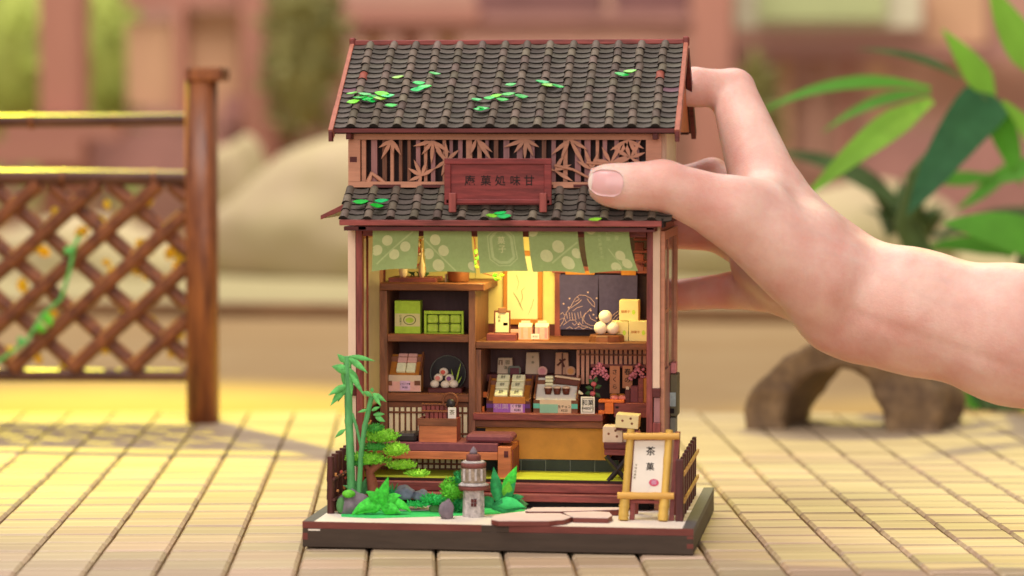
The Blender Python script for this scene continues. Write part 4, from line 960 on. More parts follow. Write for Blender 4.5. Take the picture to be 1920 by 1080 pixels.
# folding stool with cartons at the right
ys = 5.2; o = thing('folding_stool', 'dark cross-legged folding stool just left of the bamboo sign board', 'stool', at(1158, 905, ys+.6))
part(MB().px(1132, 830, 1186, 842, ys, ys+1.2), 'seat', 'maroon', .02, o); part(MB().px(1133, 842.3, 1186, 854, ys+.1, ys+1.1), 'apron', 'redwood', .02, o)
for yy in (ys+.1, ys+.95):
    for (u0, u1) in ((1136, 1180), (1180, 1136)):
        a, b_ = at(u0, 855, yy), at(u1, 908, yy); part(MB().tube([a, b_], .1, 4, smooth=False), 'leg', 'plate', parent=o)
for r, yy, lab in (((1130, 800, 1167, 829.7), ys+.15, 'pale carton sitting on the folding stool'), ((1153, 778, 1196, 803), ys-.05, 'cream carton balanced on the upper right of the pale carton')):
    o = thing('confection_box', lab, 'box', at((r[0]+r[2])/2, r[3], yy+.4), 'cartons on the folding stool')
    rz = R(-4) if r[1] < 790 else 0
    m_ = MB(); m_.px(*r, yy, yy+.95); m2 = m_.build('carton', M['kraft' if rz else 'kraft2'], o, bevel=.015)
    t = MB()
    for du, dv in ((.3, .45), (.72, .62), (.65, .25)): t.disc(at(r[0]+(r[2]-r[0])*du, r[1]+(r[3]-r[1])*dv, yy-.005), .05, 8)
    t.build('printed_mark', M['brown'], o); o.rotation_euler.y = -rz
    if rz: MB().px(1155, 803.4, 1195, 808, yy+.05, yy+.9).build('carton_base', M['maroon'], o)
bk = MB().px(1168, 808.5, 1197, 829.7, ys+.3, ys+1.1).build('confection_box', M['kraft2'], origin=at(1182, 829, ys+.7), bevel=.02); tag(bk, 'pale carton on the stool half hidden behind the bamboo sign board', 'box', 'cartons on the folding stool')
# ================================================================== garden
ZG = .98
def rock(name, lab, u, v, y, rx, ry, rz, m='rock', seed=0, flat=.0):
    c = at(u, v, y); mb = MB(); bm = bmesh.new(); bmesh.ops.create_icosphere(bm, subdivisions=3, radius=1)
    vs = []
    for p in bm.verts:
        q = p.co.copy(); k = 1+.35*noise.noise(q*1.3+Vector((seed, 0, 0)))+.12*noise.noise(q*3.1+Vector((0, seed, 0)))
        q *= k; vs.append(Vector((c.x+q.x*rx, c.y+q.y*ry, max(c.z+rz*.75+q.z*rz, c.z-.02))))
    mb._add(vs, [[w_.index for w_ in f.verts] for f in bm.faces], True); bm.free()
    o = mb.build(name, M[m], origin=c); tag(o, lab, 'rock'); return o
rg = lambda u, v: atz(u, v, ZG)
def garden_y(u, v): return rg(u, v).y
r1 = rock('garden_rock', 'large grey rock with green moss at the left corner of the garden', 660, 966, garden_y(660, 962), .62, .45, .55, seed=1)
mm = MB().ball(at(654, 926, garden_y(660, 962)-.2), (.26, .3, .16), 12, 8); mm.build('moss_cap', M['bush'], r1)
mm = MB().ball(at(640, 948, garden_y(660, 962)-.2), (.2, .3, .33), 12, 8); mm.build('moss_patch', M['mossrock'], r1)
rock('garden_rock', 'blue grey pebble in front of the step, left of the pair', 758, 935, 3.7, .36, .3, .3, 'bluerock', seed=4)
rock('garden_rock', 'blue grey pebble in front of the step, right of the pair', 790, 937, 3.6, .34, .3, .22, 'bluerock', seed=7)
rock('garden_rock', 'slanted grey stone standing left of the stone lantern', 838, 974, garden_y(838, 972), .27, .25, .42, seed=11)
rock('garden_rock', 'small green mossy stone left of the slanted grey stone', 816, 962, garden_y(816, 960), .22, .2, .2, 'mossrock', seed=13)
rock('garden_rock', 'dark green mossy stone at the right of the big leaves', 975, 958, garden_y(975, 954), .28, .25, .28, 'mossrock', seed=17)
sd = atz(772, 945, ZG)
mm = MB(); pts = [atz(u, v, ZG+.03) for u, v in ((748, 958), (812, 957), (808, 947), (775, 938), (757, 940))]
mm.prism(pts, (0, 0, .03)); o = mm.build('pond_card', M['stone'], origin=sd); tag(o, 'pale flat card patch on the lawn between fern and slanted stone', 'paving')

def leafy(parent, u, v, y, ang, L, wd, m, arch=.3, lean=-.2, nm='leaf', n=(0, -1, .35)):
    a = at(u, v, y); d = Vector((math.cos(R(ang)), lean, math.sin(R(ang)))); k = 6; pts = []
    for i in range(k+1):
        t = i/k; pts.append(a+d*L*t+Vector((0, 0, -arch*L*t*t)))
    ws = [wd*x for x in (.25, .7, 1, .95, .7, .35, 0)]
    return part(MB().blade(pts, ws, n), nm, m, parent=parent)
# vivid fern in front
yf = garden_y(715, 966)
fn = thing('fern', 'vivid green broad-leaved plant in the middle of the left garden front', 'plant', rg(715, 966))
for ang, L, wd, ar in ((150, 1.05, .2, .75), (168, .9, .2, .5), (120, .95, .17, .35), (95, .7, .2, .1), (72, 1.05, .2, .0), (55, .95, .17, .45), (35, 1.05, .19, .75), (10, .75, .2, .4), (-10, .6, .2, .1), (185, .6, .2, .1), (135, .6, .22, .3), (40, .6, .22, .4)):
    leafy(fn, 716+RG.uniform(-6, 6), 950, yf+.1, ang, L*1.22, wd*1.15, 'fern', ar, RG.uniform(-.5, .1))
hs = thing('hosta', 'deep green large-leaved plant just right of the stone lantern', 'plant', rg(945, 950))
for u, v, ang, L, wd, m, ar, ln in ((935, 945, 98, 1.35, .2, 'deepleaf', .05, .05), (945, 930, 68, 1.2, .2, 'fern', .05, 0), (944, 940, 60, .9, .17, 'deepleaf', .1, -.2), (950, 935, 80, .65, .18, 'bush', .0, -.3),
    (920, 950, 8, 1.3, .22, 'deepleaf', .12, -.25), (930, 945, 15, 1.1, .2, 'moss', .3, -.35), (950, 945, 40, .8, .16, 'deepleaf', .3, -.1), (955, 950, 20, .7, .16, 'mossrock', .2, 0), (925, 950, 130, .6, .18, 'deepleaf', .2, -.1)):
    leafy(hs, u, v, 2.6, ang, L*1.12, wd*1.2, m, ar, ln)
tf = thing('fan_plant', 'dark teal fan-leaved plant behind the mossy rock at the left', 'plant', rg(672, 930))
for ang in (20, 45, 70, 95, 120, 150): leafy(tf, 676, 925, 3.4, ang, .8, .11, 'gbamboo', .1, RG.uniform(-.2, .2))
gt = thing('grass_tuft', 'thin dark green grass tuft between the pine trunk and the fern', 'plant', rg(735, 925))
for i in range(22): leafy(gt, 732+RG.uniform(-8, 10), 930, 3.6, RG.uniform(40, 140), RG.uniform(.45, .8), .03, 'deepleaf', .3, RG.uniform(-.2, .2))
def clump(mb, c, r, n, size, rng, nrm_up=.5):
    for i in range(n):
        while True:
            q = Vector((rng.uniform(-1, 1), rng.uniform(-1, 1), rng.uniform(-1, 1)))
            if q.length < 1: break
        if q.length < .55: q = q.normalized()*rng.uniform(.6, 1)
        p = c+Vector((q.x*r[0], q.y*r[1], q.z*r[2])); d = (Vector((q.x, q.y-.3, q.z*.6+nrm_up))+Vector((rng.uniform(-.6, .6), rng.uniform(-.6, .6), rng.uniform(-.6, .6)))).normalized()
        sx = d.cross(Vector((rng.random()-.5, rng.random()-.5, rng.random()-.5))).normalized(); sy = d.cross(sx)
        s = size*rng.uniform(.6, 1.3)
        mb._add([p-sx*s*.35, p+sy*s*.25+d*s*.15, p+sx*s*.35, p+d*s], [(0, 3, 1), (1, 3, 2), (2, 3, 0), (0, 1, 2)])
    return mb
bs = thing('bush', 'bushy light green shrub directly left of the stone lantern', 'shrub', rg(848, 950))
yb2 = 2.9
for (u, v, r, m, n) in ((848, 920, (.45, .35, .5), 'bush', 330), (862, 900, (.3, .3, .35), 'deepleaf', 130), (866, 950, (.4, .25, .35), 'deepleaf', 180), (815, 937, (.55, .35, .2), 'moss', 230), (780, 946, (.5, .25, .1), 'moss', 110), (846, 945, (.4, .3, .3), 'deepleaf', 140)):
    c = at(u, v, yb2+.3); m_ = MB(); m_.ball(c, [x*.72 for x in r], 10, 7); clump(m_, c, r, n, .13, RG); part(m_, 'foliage', m, parent=bs)
# bamboo
bo = thing('bamboo_plant', 'green bamboo of two stalks with leaf tufts at the left garden edge', 'plant', rg(660, 935)); yb3 = 2.6
def stalk(pts, r):
    m_ = MB(); P3 = [at(u, v, yb3) for u, v in pts]; fine = []; rs = []
    for i in range(len(P3)-1):
        for k in range(8):
            t = k/8; fine.append(P3[i].lerp(P3[i+1], t)); rs.append(r*(1.13 if k == 0 else 1.0))
    fine.append(P3[-1]); rs.append(r)
    part(m_.tube(fine, rs, 10), 'stalk', 'gbamboo', parent=bo)
stalk([(659, 930), (657, 850), (654, 790), (653, 735), (651, 668)], .155)
stalk([(673, 925), (677, 850), (684, 800), (697, 742)], .1)
stalk([(677, 838), (668, 800), (660, 775)], .06)
for u, v, ang, L, wd in ((652, 690, 75, .55, .12), (652, 700, 150, .7, .13), (650, 690, 165, .55, .1), (655, 672, -30, .9, .13), (655, 668, -5, 1.0, .1), (654, 690, -60, .9, .15), (656, 700, -50, 1.0, .1), (650, 690, -100, .7, .18), (648, 680, 130, .5, .12), (651, 705, -75, .7, .16),
    (650, 722, 205, .75, .13), (648, 726, 228, .85, .14), (650, 722, 240, .7, .1), (697, 742, 150, .4, .1), (698, 738, -25, .6, .11), (697, 735, 80, .2, .08), (700, 740, -50, .5, .09), (690, 768, 190, .4, .06), (647, 805, 215, .5, .09), (697, 770, 30, .4, .07), (700, 778, 10, .45, .09), (704, 782, -20, .4, .1)):
    leafy(bo, u, v, yb3-.12, ang, L, wd, 'gleaf', .1, RG.uniform(-.35, .15), n=(0, -1, .2))
# pine
pn_ = thing('pine_tree', 'small cloud pruned pine with red brown trunk, before the bench', 'tree', rg(700, 925)); yp = 3.2
part(MB().tube([at(u, v, yp) for u, v in ((700, 925), (697, 900), (693, 885), (703, 875), (715, 868), (722, 850))], [.22, .2, .17, .16, .12, .08], 8), 'trunk', 'trunk', parent=pn_)
part(MB().tube([at(u, v, yp) for u, v in ((698, 888), (686, 872), (676, 850), (690, 838), (712, 828))], [.13, .11, .09, .08, .05], 7), 'branch', 'trunk', parent=pn_)
part(MB().tube([at(u, v, yp) for u, v in ((712, 870), (740, 866), (770, 878))], [.09, .07, .04], 7), 'branch', 'trunk', parent=pn_)
part(MB().tube([at(u, v, yp+.2) for u, v in ((683, 815), (690, 800), (696, 788))], [.05, .06, .03], 6), 'branch', 'mikan', parent=pn_)
for u, v, rx, rz, m, n in ((715, 818, .62, .3, 'pine', 330), (702, 804, .3, .2, 'pine2', 120), (742, 843, .45, .3, 'pine', 260), (690, 860, .8, .27, 'pine', 380), (705, 838, .5, .18, 'pine2', 140), (752, 872, .5, .2, 'pine', 230), (782, 888, .42, .14, 'pine', 150), (672, 868, .4, .15, 'pine2', 100)):
    c = at(u, v, yp-.15); m_ = MB(); m_.ball(c, (rx*.85, .3, rz*.8), 10, 7); clump(m_, c, (rx*1.15, .55, rz*.85), int(n*1.3), .11, RG, .8); part(m_, 'needle_pad', m, parent=pn_)
# stone lantern
yl = garden_y(888, 968); c = rg(888, 968); zz = lambda v: at(888, v, yl).z; pxr = lambda p: p/49.5
ln_ = thing('stone_lantern', 'pale stone garden lantern with two round red-edged roofs in front of the bench', 'lantern', c)
L_ = lambda prof, nm, m, n=6: part(MB().lathe((c.x, yl, 0), [(pxr(r), zz(v)) for r, v in prof], n, n > 8), nm, m, parent=ln_)
L_([(21, 970), (20.5, 940), (19.5, 917.5)], 'pillar', 'stone', 8)
L_([(29, 917), (29, 909)], 'lower_disc_edge', 'lanternred', 14); L_([(30, 908.8), (26, 906.5), (23, 904)], 'lower_disc_top', 'stone', 14)
L_([(23, 903.5), (24, 890), (23, 876.5)], 'lamp_chamber', 'lamp', 8)
L_([(24, 876), (24, 867)], 'roof_disc', 'lanternred', 14); L_([(24, 866.7), (18, 863.5)], 'roof_top', 'stone', 14)
L_([(14, 863), (14, 853), (11, 851)], 'cap', 'lanternred', 10); L_([(8, 850.5), (7, 846), (3, 840), (.5, 837)], 'finial', 'rock', 10)
m_ = MB()
for r in ((883, 936, 887.4, 942.4), (888.6, 936, 893, 942.4), (883, 943.6, 887.4, 950), (888.6, 943.6, 893, 950)): m_.px(*r, yl-.44, yl-.3)
part(m_, 'window_cross', 'maroon', parent=ln_)
for k in range(4):
    u = 868+k*11; part(MB().px(u, 880, u+4, 902, yl-.47, yl-.42), 'chamber_bar', 'stone', parent=ln_)
# stepping stones
def slabstone(lab, pts, z0, th):
    P3 = [atz(u, v, z0+th) for u, v in pts]; cx = sum(p.x for p in P3)/len(P3); cy = sum(p.y for p in P3)/len(P3)
    o = thing('stepping_stone', lab, 'stone slab', (cx, cy, z0), 'stepping stones before the entrance')
    base_ = [Vector((p.x, p.y, z0)) for p in P3]
    m_ = MB().prism(base_, (0, 0, th-.02)); part(m_, 'slab_edge', 'basered', .01, o)
    m_ = MB().prism([Vector((p.x, p.y, z0+th-.018)) for p in P3], (0, 0, .018)); part(m_, 'slab_top', 'slab', parent=o)
slabstone('largest pinkish stepping stone nearest the front edge', [(921, 974), (935, 976.5), (1030, 976.5), (1058, 974), (1072, 969), (1050, 962), (960, 962), (926, 966)], ZG, .2)
slabstone('pinkish stepping stone at the right, reaching to the sign board', [(1075, 970), (1140, 971), (1148, 966), (1142, 960), (1086, 957), (1056, 961)], ZG, .2)
slabstone('narrow pinkish stepping stone against the entrance step', [(985, 958.5), (1050, 958.5), (1160, 955), (1165, 951), (1000, 951)], ZG, .24)
# left fence and right fence
lf_ = thing('bamboo_fence', 'short dark bamboo fence along the left edge of the display base', 'fence', atz(630, 950, ZG))
xf = BX0+.62
for i, yy in enumerate((2.3, 3.1, 3.9, 4.7, 5.4)):
    zt_ = at(618, 856, 2.3).z+.02*i
    m_ = MB().tube([(xf, yy, ZG), (xf, yy, ZG+.5), (xf, yy, ZG+.54), (xf, yy, ZG+1.2), (xf, yy, ZG+1.24), (xf, yy, zt_)], [.14, .14, .165, .14, .16, .13], 9); part(m_, 'post', 'dkfence', parent=lf_)
for z in (ZG+.55, ZG+1.35): part(MB().tube([(xf+.16, 2.1, z), (xf+.16, 5.6, z)], .06, 6), 'rail', 'dkfence', parent=lf_)
for i in range(9): part(MB().box((xf-.05, 2.5+i*.34, ZG), (xf+.05, 2.62+i*.34, ZG+1.5)), 'slat', 'dkfence', parent=lf_)
for i in range(12):
    p = Vector((xf+.2, RG.uniform(2.3, 4.5), ZG+RG.uniform(.2, 1.7))); d = Vector((RG.uniform(-.5, .5), -.3, RG.uniform(-.6, .6)))
    part(MB().blade([p, p+d*.12, p+d*.26], [.02, .07, 0]), 'dry_leaf', 'mikan' if i % 2 else 'redbean', parent=lf_)
rf_ = thing('picket_fence', 'dark brown picket fence with pale rails along the right base edge', 'fence', atz(1300, 945, ZG))
xr = BX1-.62
part(MB().box((xr-.2, 1.9, ZG), (xr+.1, 2.2, at(1278, 862, 1.9).z)), 'post', 'dkfence', .03, rf_)
ys_ = [2.9+i*1.05 for i in range(7)]
for i, yy in enumerate(ys_): part(MB().box((xr-.1, yy, ZG), (xr+.06, yy+.34, at(1290, 857-i*.5, 3).z)), 'picket', 'dkfence', .02, rf_)
for v in (884, 935): part(MB().box((xr+.065, 2.1, at(1290, v, 3).z-.07), (xr+.14, 10.0, at(1290, v, 3).z+.07)), 'rail', 'bamboo_x', parent=rf_)
# bamboo framed sign board
sb = thing('sign_board', 'standing sign board of yellow bamboo poles with white calligraphy sheet', 'sign', rg(1208, 975))
y0, y1 = garden_y(1168, 976)+.0, garden_y(1168, 976)+.75
def pole(u0, v0, u1, v1, r, m='bamboo', nm='pole', ya=None, yb=None):
    a, b_ = at(u0, v0, y0 if ya is None else ya), at(u1, v1, y1 if yb is None else yb); pts = []; rs = []
    for k in range(13): pts.append(a.lerp(b_, k/12)); rs.append(r*(1.1 if k in (3, 8) else 1))
    part(MB().tube(pts, rs, 10), nm, m, parent=sb)
yat = lambda v: y0+(y1-y0)*(976-v)/(976-806)
pole(1169, 976, 1183, 805, .14); pole(1243, 977, 1255, 806, .14)
pole(1168.5, 975, 1171.5, 936, .19, ya=y0, yb=yat(936)); pole(1242.5, 976, 1246, 936, .19, ya=y0, yb=yat(936))
pole(1169, 818, 1274, 818, .13, 'bamboo_x', 'crossbar', ya=yat(818)-.12, yb=yat(818)-.12); pole(1158, 929, 1264, 930, .13, 'bamboo_x', 'crossbar', ya=yat(930)-.12, yb=yat(930)-.12)
def face(u0, v0, u1, v1, dy): return [at(u, v, yat(v)+dy) for u, v in ((u0, v1), (u1, v1), (u1+2+(v1-v0)*.06, v0), (u0+(v1-v0)*.07, v0))]
part(MB().prism(face(1176, 824, 1240, 928, .1), (0, .06, 0)), 'backing_board', 'redwood', parent=sb)
part(MB().prism(face(1183, 826, 1240, 926, .05), (0, .04, 0)), 'sheet', 'white', parent=sb)
upb = (at(1215, 830, yat(830))-at(1215, 920, yat(920))).normalized()
t = MB(); t.text('茶', at(1220, 847, yat(847)+.04), .36, up=upb); t.text('菓', at(1219, 876, yat(876)+.04), .32, up=upb); part(t, 'lettering', 'ink', parent=sb)
t = MB(); t.disc(at(1226, 905, yat(905)+.038), .19, 16, up=upb, r2=.14); part(t, 'seal', 'seal', parent=sb)
t = MB(); t.text('御', at(1226, 905, yat(905)+.034), .2, up=upb); part(t, 'seal_mark', 'lilac', parent=sb)
t = MB(); [t.text(ch, at(1193-i*.8, 872+i*6, yat(872+i*6)+.04), .09, up=upb) for i, ch in enumerate('甘味処御菓')]; part(t, 'small_lettering', 'inkgrey', parent=sb)
for u0, u1 in ((1179, 1190), (1253, 1265)):
    a, b_ = at(u0, 976, y0), at(u1, 812, y1)
    part(MB().prism([(a.x, y0+.2, ZG), (a.x+.18, y0+.2, ZG), (b_.x+.18, y1+.1, b_.z), (b_.x, y1+.1, b_.z)], (0, .25, 0)), 'inner_leg', 'redwood_z', parent=sb)
    part(MB().prism([(a.x, y0+1.8, ZG), (a.x+.18, y0+1.8, ZG), (b_.x+.18, y1+.4, b_.z), (b_.x, y1+.4, b_.z)], (0, .2, 0)), 'rear_leg', 'redwood_z', parent=sb)
a, b_ = at(1182, 940, y0), at(1245, 946, y0); part(MB().box((a.x, y0+.22, b_.z), (b_.x, y0+.4, a.z)), 'stretcher', 'redwood', parent=sb)
# ================================================================== hand (one continuous skin, grown from a distance field)
def seg(P, a, b, ra, rb, n=None, sq=1.0):
    a = np.array(a[:]); b = np.array(b[:]); ab = b-a
    t = np.clip(((P-a) @ ab)/(ab @ ab), 0, 1)
    q = P-(a+t[..., None]*ab)
    if n is not None:
        n = np.array(n[:])/np.linalg.norm(n); k = q @ n; q = q+((sq-1)*k)[..., None]*n
    return np.sqrt((q*q).sum(-1))-(ra+t*(rb-ra))
def smin(a, b, k):
    h = np.clip(.5+.5*(b-a)/k, 0, 1); return b*(1-h)+a*h-k*h*(1-h)
A = at
# joints
FA0, FA1 = A(2230, 690, 5.0), A(1900, 628, 5.4); WR = A(1705, 583, 6.2); HEEL = A(1570, 600, 6.6)
T0, T1, T2, T3 = A(1540, 520, 5.9), A(1375, 398, 4.5), A(1243, 347, 3.55), A(1140, 346, 3.3)
T4 = A(1117, 340, 3.35)
I0, I1, I2, I3 = A(1436, 350, 8.5), A(1374, 171, 11.9), A(1302, 163, 11.1), A(1262, 174, 10.4)
Mc, M1, M2 = A(1450, 430, 10.4), A(1335, 330, 13.0), A(1255, 345, 13.2)
Rc, R1, R2 = A(1452, 492, 11.0), A(1345, 432, 13.1), A(1240, 430, 13.2)
Pc, P1, P2 = A(1460, 545, 10.6), A(1375, 544, 12.6), A(1240, 556, 12.9)
def hand_sdf(P):
    d = seg(P, FA0, FA1, 2.75, 2.5, (0, 1, 0), 1.22)
    d = smin(d, seg(P, FA1, WR, 2.5, 2.14, (0, 1, 0), 1.2), 1.0)
    # heel of the hand and metacarpals: a fan from the wrist
    d = smin(d, seg(P, WR, A(1580, 575, 6.6), 2.12, 1.85, (0, 1, 0), 1.12), 1.4)
    d = smin(d, seg(P, WR, A(1500, 410, 8.3), 1.55, 1.05), .9)
    d = smin(d, seg(P, A(1640, 560, 7.2), A(1490, 455, 9.6), 1.5, 1.0), .8)
    d = smin(d, seg(P, A(1640, 590, 7.2), A(1490, 515, 10.2), 1.45, .95), .8)
    d = smin(d, seg(P, A(1610, 606, 7.0), A(1490, 562, 10.0), 1.3, .85), .8)
    d = smin(d, seg(P, A(1600, 612, 6.2), A(1560, 595, 6.6), 1.05, 1.05), .7)
    # thumb
    th = smin(seg(P, T0, T1, 1.95, 1.32, (0, 1, 0), 1.05), seg(P, T1, T2, 1.3, .93, (0, 1, 0), 1.1), .45)
    th = smin(th, seg(P, T2, T3, .95, .80, (0, 1, 0), 1.32), .25)
    th = smin(th, seg(P, T3, T4, .76, .5, (0, 1, 0), 1.4), .22)
    th = smin(th, seg(P, A(1165, 362, 3.55), A(1225, 358, 3.7), .62, .7), .3)
    d = smin(d, th, .75)
    # web between thumb and index finger
    d = smin(d, seg(P, A(1425, 392, 5.7), A(1440, 375, 8.2), 1.15, 1.35), .9)
    d = smin(d, seg(P, A(1515, 445, 6.6), A(1462, 395, 8.2), 1.3, 1.15), .8)
    # fingers
    f = smin(seg(P, I0, I1, 1.4, .93), seg(P, I1, I2, .88, .78), .16); f = smin(f, seg(P, I2, I3, .78, .6), .2)
    f = smin(f, seg(P, I1, I1+Vector((.05, .1, .05)), .93, .88), .1)
    m = smin(seg(P, Mc, M1, .98, .74), seg(P, M1, M2, .74, .62), .2)
    r = smin(seg(P, Rc, R1, 1.0, .86), seg(P, R1, R2, .86, .8), .2)
    p = smin(seg(P, Pc, P1, .95, .75), seg(P, P1, P2, .75, .62), .2)
    fn = np.minimum(np.minimum(f, m), np.minimum(r, p))
    d = smin(d, fn, .55)
    d = smin(d, seg(P, A(1412, 494, 11.2), A(1470, 520, 9.5), .95, 1.2), .35)
    # skin relief: knuckle and wrist creases, faint tendon
    d = d+.035*np.exp(-(((P-np.array((T2+Vector((.35, -.9, .5)))[:]))**2).sum(-1))/.05)
    cr = A(1310, 190, 11.0); q = P-np.array(cr[:]); d = d+.10*np.exp(-((q[..., 0]-.32)**2)/.012-(q[..., 2]+.1)**2/.25)
    for a, b, dep, wd in GR:
        k = (P-CAMN) @ a[0]; t = np.clip(((P-a[1]) @ a[2])/a[3], 0, 1); e = np.minimum(t, 1-t)
        d = d+dep*np.exp(-(k/wd)**2)*np.clip(e*6, 0, 1)
    return d
CAMN = np.array(CAM[:]); GR = []
def groove(u0, v0, u1, v1, dep, wd):
    a, b = np.array(A(u0, v0, 4.5)[:]), np.array(A(u1, v1, 4.5)[:]); n = np.cross(a-CAMN, b-CAMN); n /= np.linalg.norm(n); ab = b-a
    GR.append(((n, a, ab, ab @ ab), 0, dep, wd))
groove(1560, 572, 1930, 700, .055, .16); groove(1610, 600, 1850, 690, .03, .12); groove(1530, 470, 1800, 545, -.035, .3); groove(1225, 318, 1240, 345, .045, .06); groove(1246, 315, 1258, 348, .04, .06)
groove(1440, 560, 1560, 640, .03, .12)
def surface_nets(fn, lo, hi, h):
    lo = np.array(lo); n = np.ceil((np.array(hi)-lo)/h).astype(int)+1
    ax = [lo[i]+h*np.arange(n[i]) for i in range(3)]
    V = np.empty(n, np.float32)
    Y, Z = np.meshgrid(ax[1], ax[2], indexing='ij')
    for i0 in range(0, n[0], 16):
        xs = ax[0][i0:i0+16]; P = np.empty((len(xs),)+Y.shape+(3,))
        P[..., 0] = xs[:, None, None]; P[..., 1] = Y; P[..., 2] = Z; V[i0:i0+16] = fn(P)
    I = V < 0
    c = [I[a:n[0]-1+a, b:n[1]-1+b, d:n[2]-1+d] for a in (0, 1) for b in (0, 1) for d in (0, 1)]
    s = sum(x.astype(int) for x in c); act = (s > 0) & (s < 8); idx = -np.ones(act.shape, int); cells = np.argwhere(act); idx[act] = np.arange(len(cells))
    acc = np.zeros((len(cells), 3)); cnt = np.zeros(len(cells)); cor = [(a, b, d) for a in (0, 1) for b in (0, 1) for d in (0, 1)]
    val = {k: V[cells[:, 0]+k[0], cells[:, 1]+k[1], cells[:, 2]+k[2]] for k in cor}
    for a in cor:
        for e in range(3):
            if a[e]: continue
            b = list(a); b[e] = 1; b = tuple(b); va, vb = val[a], val[b]; x = (va < 0) != (vb < 0)
            t = np.where(x, va/np.where(x, va-vb, 1), 0); p = np.tile(np.array(a, float), (len(cells), 1)); p[:, e] = t
            acc[x] += p[x]; cnt[x] += 1
    verts = lo+h*(cells+acc/cnt[:, None]); faces = []
    for e in range(3):
        u, v = (e+1) % 3, (e+2) % 3
        sl0 = [slice(None)]*3; sl1 = [slice(None)]*3; sl0[e] = slice(0, n[e]-1); sl1[e] = slice(1, n[e])
        x = I[tuple(sl0)] != I[tuple(sl1)]; ed = np.argwhere(x)
        ed = ed[(ed[:, u] > 0) & (ed[:, v] > 0) & (ed[:, u] < n[u]-1) & (ed[:, v] < n[v]-1)]
        fl = I[ed[:, 0], ed[:, 1], ed[:, 2]]
        def cell(du, dv): q = ed.copy(); q[:, u] -= du; q[:, v] -= dv; return idx[q[:, 0], q[:, 1], q[:, 2]]
        Q = np.stack([cell(1, 1), cell(0, 1), cell(0, 0), cell(1, 0)], 1)
        Q[~fl] = Q[~fl][:, ::-1]; faces.append(Q)
    return verts, np.concatenate(faces)
hv, hf = surface_nets(hand_sdf, (3.0, .2, 2.0), (32.0, 15.2, 20.0), .13)
# skin
ms = bpy.data.materials.new('skin'); ms.use_nodes = True; nt = ms.node_tree; N = nt.nodes; L = nt.links; pb = N['Principled BSDF']
tc = N.new('ShaderNodeTexCoord'); mp = N.new('ShaderNodeMapping'); mp.inputs['Scale'].default_value = (100, 100, 100); L.new(tc.outputs['Object'], mp.inputs[0])
n1 = N.new('ShaderNodeTexNoise'); n1.inputs['Scale'].default_value = .5; n1.inputs['Detail'].default_value = 7; n1.inputs['Roughness'].default_value = .62; L.new(mp.outputs[0], n1.inputs[0])
rp = N.new('ShaderNodeValToRGB'); L.new(n1.outputs[0], rp.inputs[0])
rp.color_ramp.elements[0].position = .3; rp.color_ramp.elements[0].color = (.67, .345, .285, 1); rp.color_ramp.elements[1].position = .65; rp.color_ramp.elements[1].color = (.79, .54, .455, 1)
at1 = N.new('ShaderNodeAttribute'); at1.attribute_name = 'flush_shade'; at2 = N.new('ShaderNodeAttribute'); at2.attribute_name = 'vein'
mxa = N.new('ShaderNodeMix'); mxa.data_type = 'RGBA'; mxa.inputs['B'].default_value = (.60, .20, .155, 1); L.new(at1.outputs['Fac'], mxa.inputs['Factor']); L.new(rp.outputs[0], mxa.inputs['A'])
mxb = N.new('ShaderNodeMix'); mxb.data_type = 'RGBA'; mxb.inputs['B'].default_value = (.44, .36, .34, 1); L.new(at2.outputs['Fac'], mxb.inputs['Factor']); L.new(mxa.outputs['Result'], mxb.inputs['A'])
L.new(mxb.outputs['Result'], pb.inputs['Base Color']); pb.inputs['Roughness'].default_value = .48; pb.inputs['Specular IOR Level'].default_value = .35
pb.inputs['Subsurface Weight'].default_value = .6; pb.inputs['Subsurface Scale'].default_value = .0045; pb.inputs['Subsurface Radius'].default_value = (1, .28, .16)
n2 = N.new('ShaderNodeTexNoise'); n2.inputs['Scale'].default_value = 9; n2.inputs['Detail'].default_value = 4; L.new(mp.outputs[0], n2.inputs[0])
n3 = N.new('ShaderNodeTexVoronoi'); n3.inputs['Scale'].default_value = 22; L.new(mp.outputs[0], n3.inputs[0])
ad = N.new('ShaderNodeMath'); ad.operation = 'MULTIPLY_ADD'; ad.inputs[1].default_value = .35; L.new(n3.outputs[0], ad.inputs[0]); L.new(n2.outputs[0], ad.inputs[2])
bp = N.new('ShaderNodeBump'); bp.inputs['Strength'].default_value = .3; bp.inputs['Distance'].default_value = .0005; L.new(ad.outputs[0], bp.inputs['Height']); L.new(bp.outputs[0], pb.inputs['Normal'])
hc = A(1600, 560, 6.5)
hm = bpy.data.meshes.new('hand'); hm.from_pydata(((hv-np.array(hc[:]))*S).tolist(), [], hf.tolist()); hm.polygons.foreach_set('use_smooth', [True]*len(hm.polygons)); hm.update()
hm.materials.append(ms)
fl = np.zeros(len(hv))     # redder skin at knuckles, finger pads and on the palm side, strengthened there and on rear fingers as painted shade; faint veins at the wrist
for c_, s_, k_ in ((T2, .75, .25), (T3+Vector((0, -.5, -.6)), .55, .6), (T1, .9, .25), (I1, .75, .55), (I2, .8, .35), (I0, .9, .25), (M1, 1.3, .8), (R1, 1.8, .85), (R2, 1.6, .85), (P1, 1.5, .85), (P2, 1.5, .8), (Vector(A(1430, 510, 11)), 1.3, .8), (Vector(A(1560, 660, 6)), 1.5, .3)):
    fl = np.maximum(fl, k_*np.exp(-((hv-np.array(c_[:]))**2).sum(1)/s_**2))
vn_ = np.zeros(len(hv))
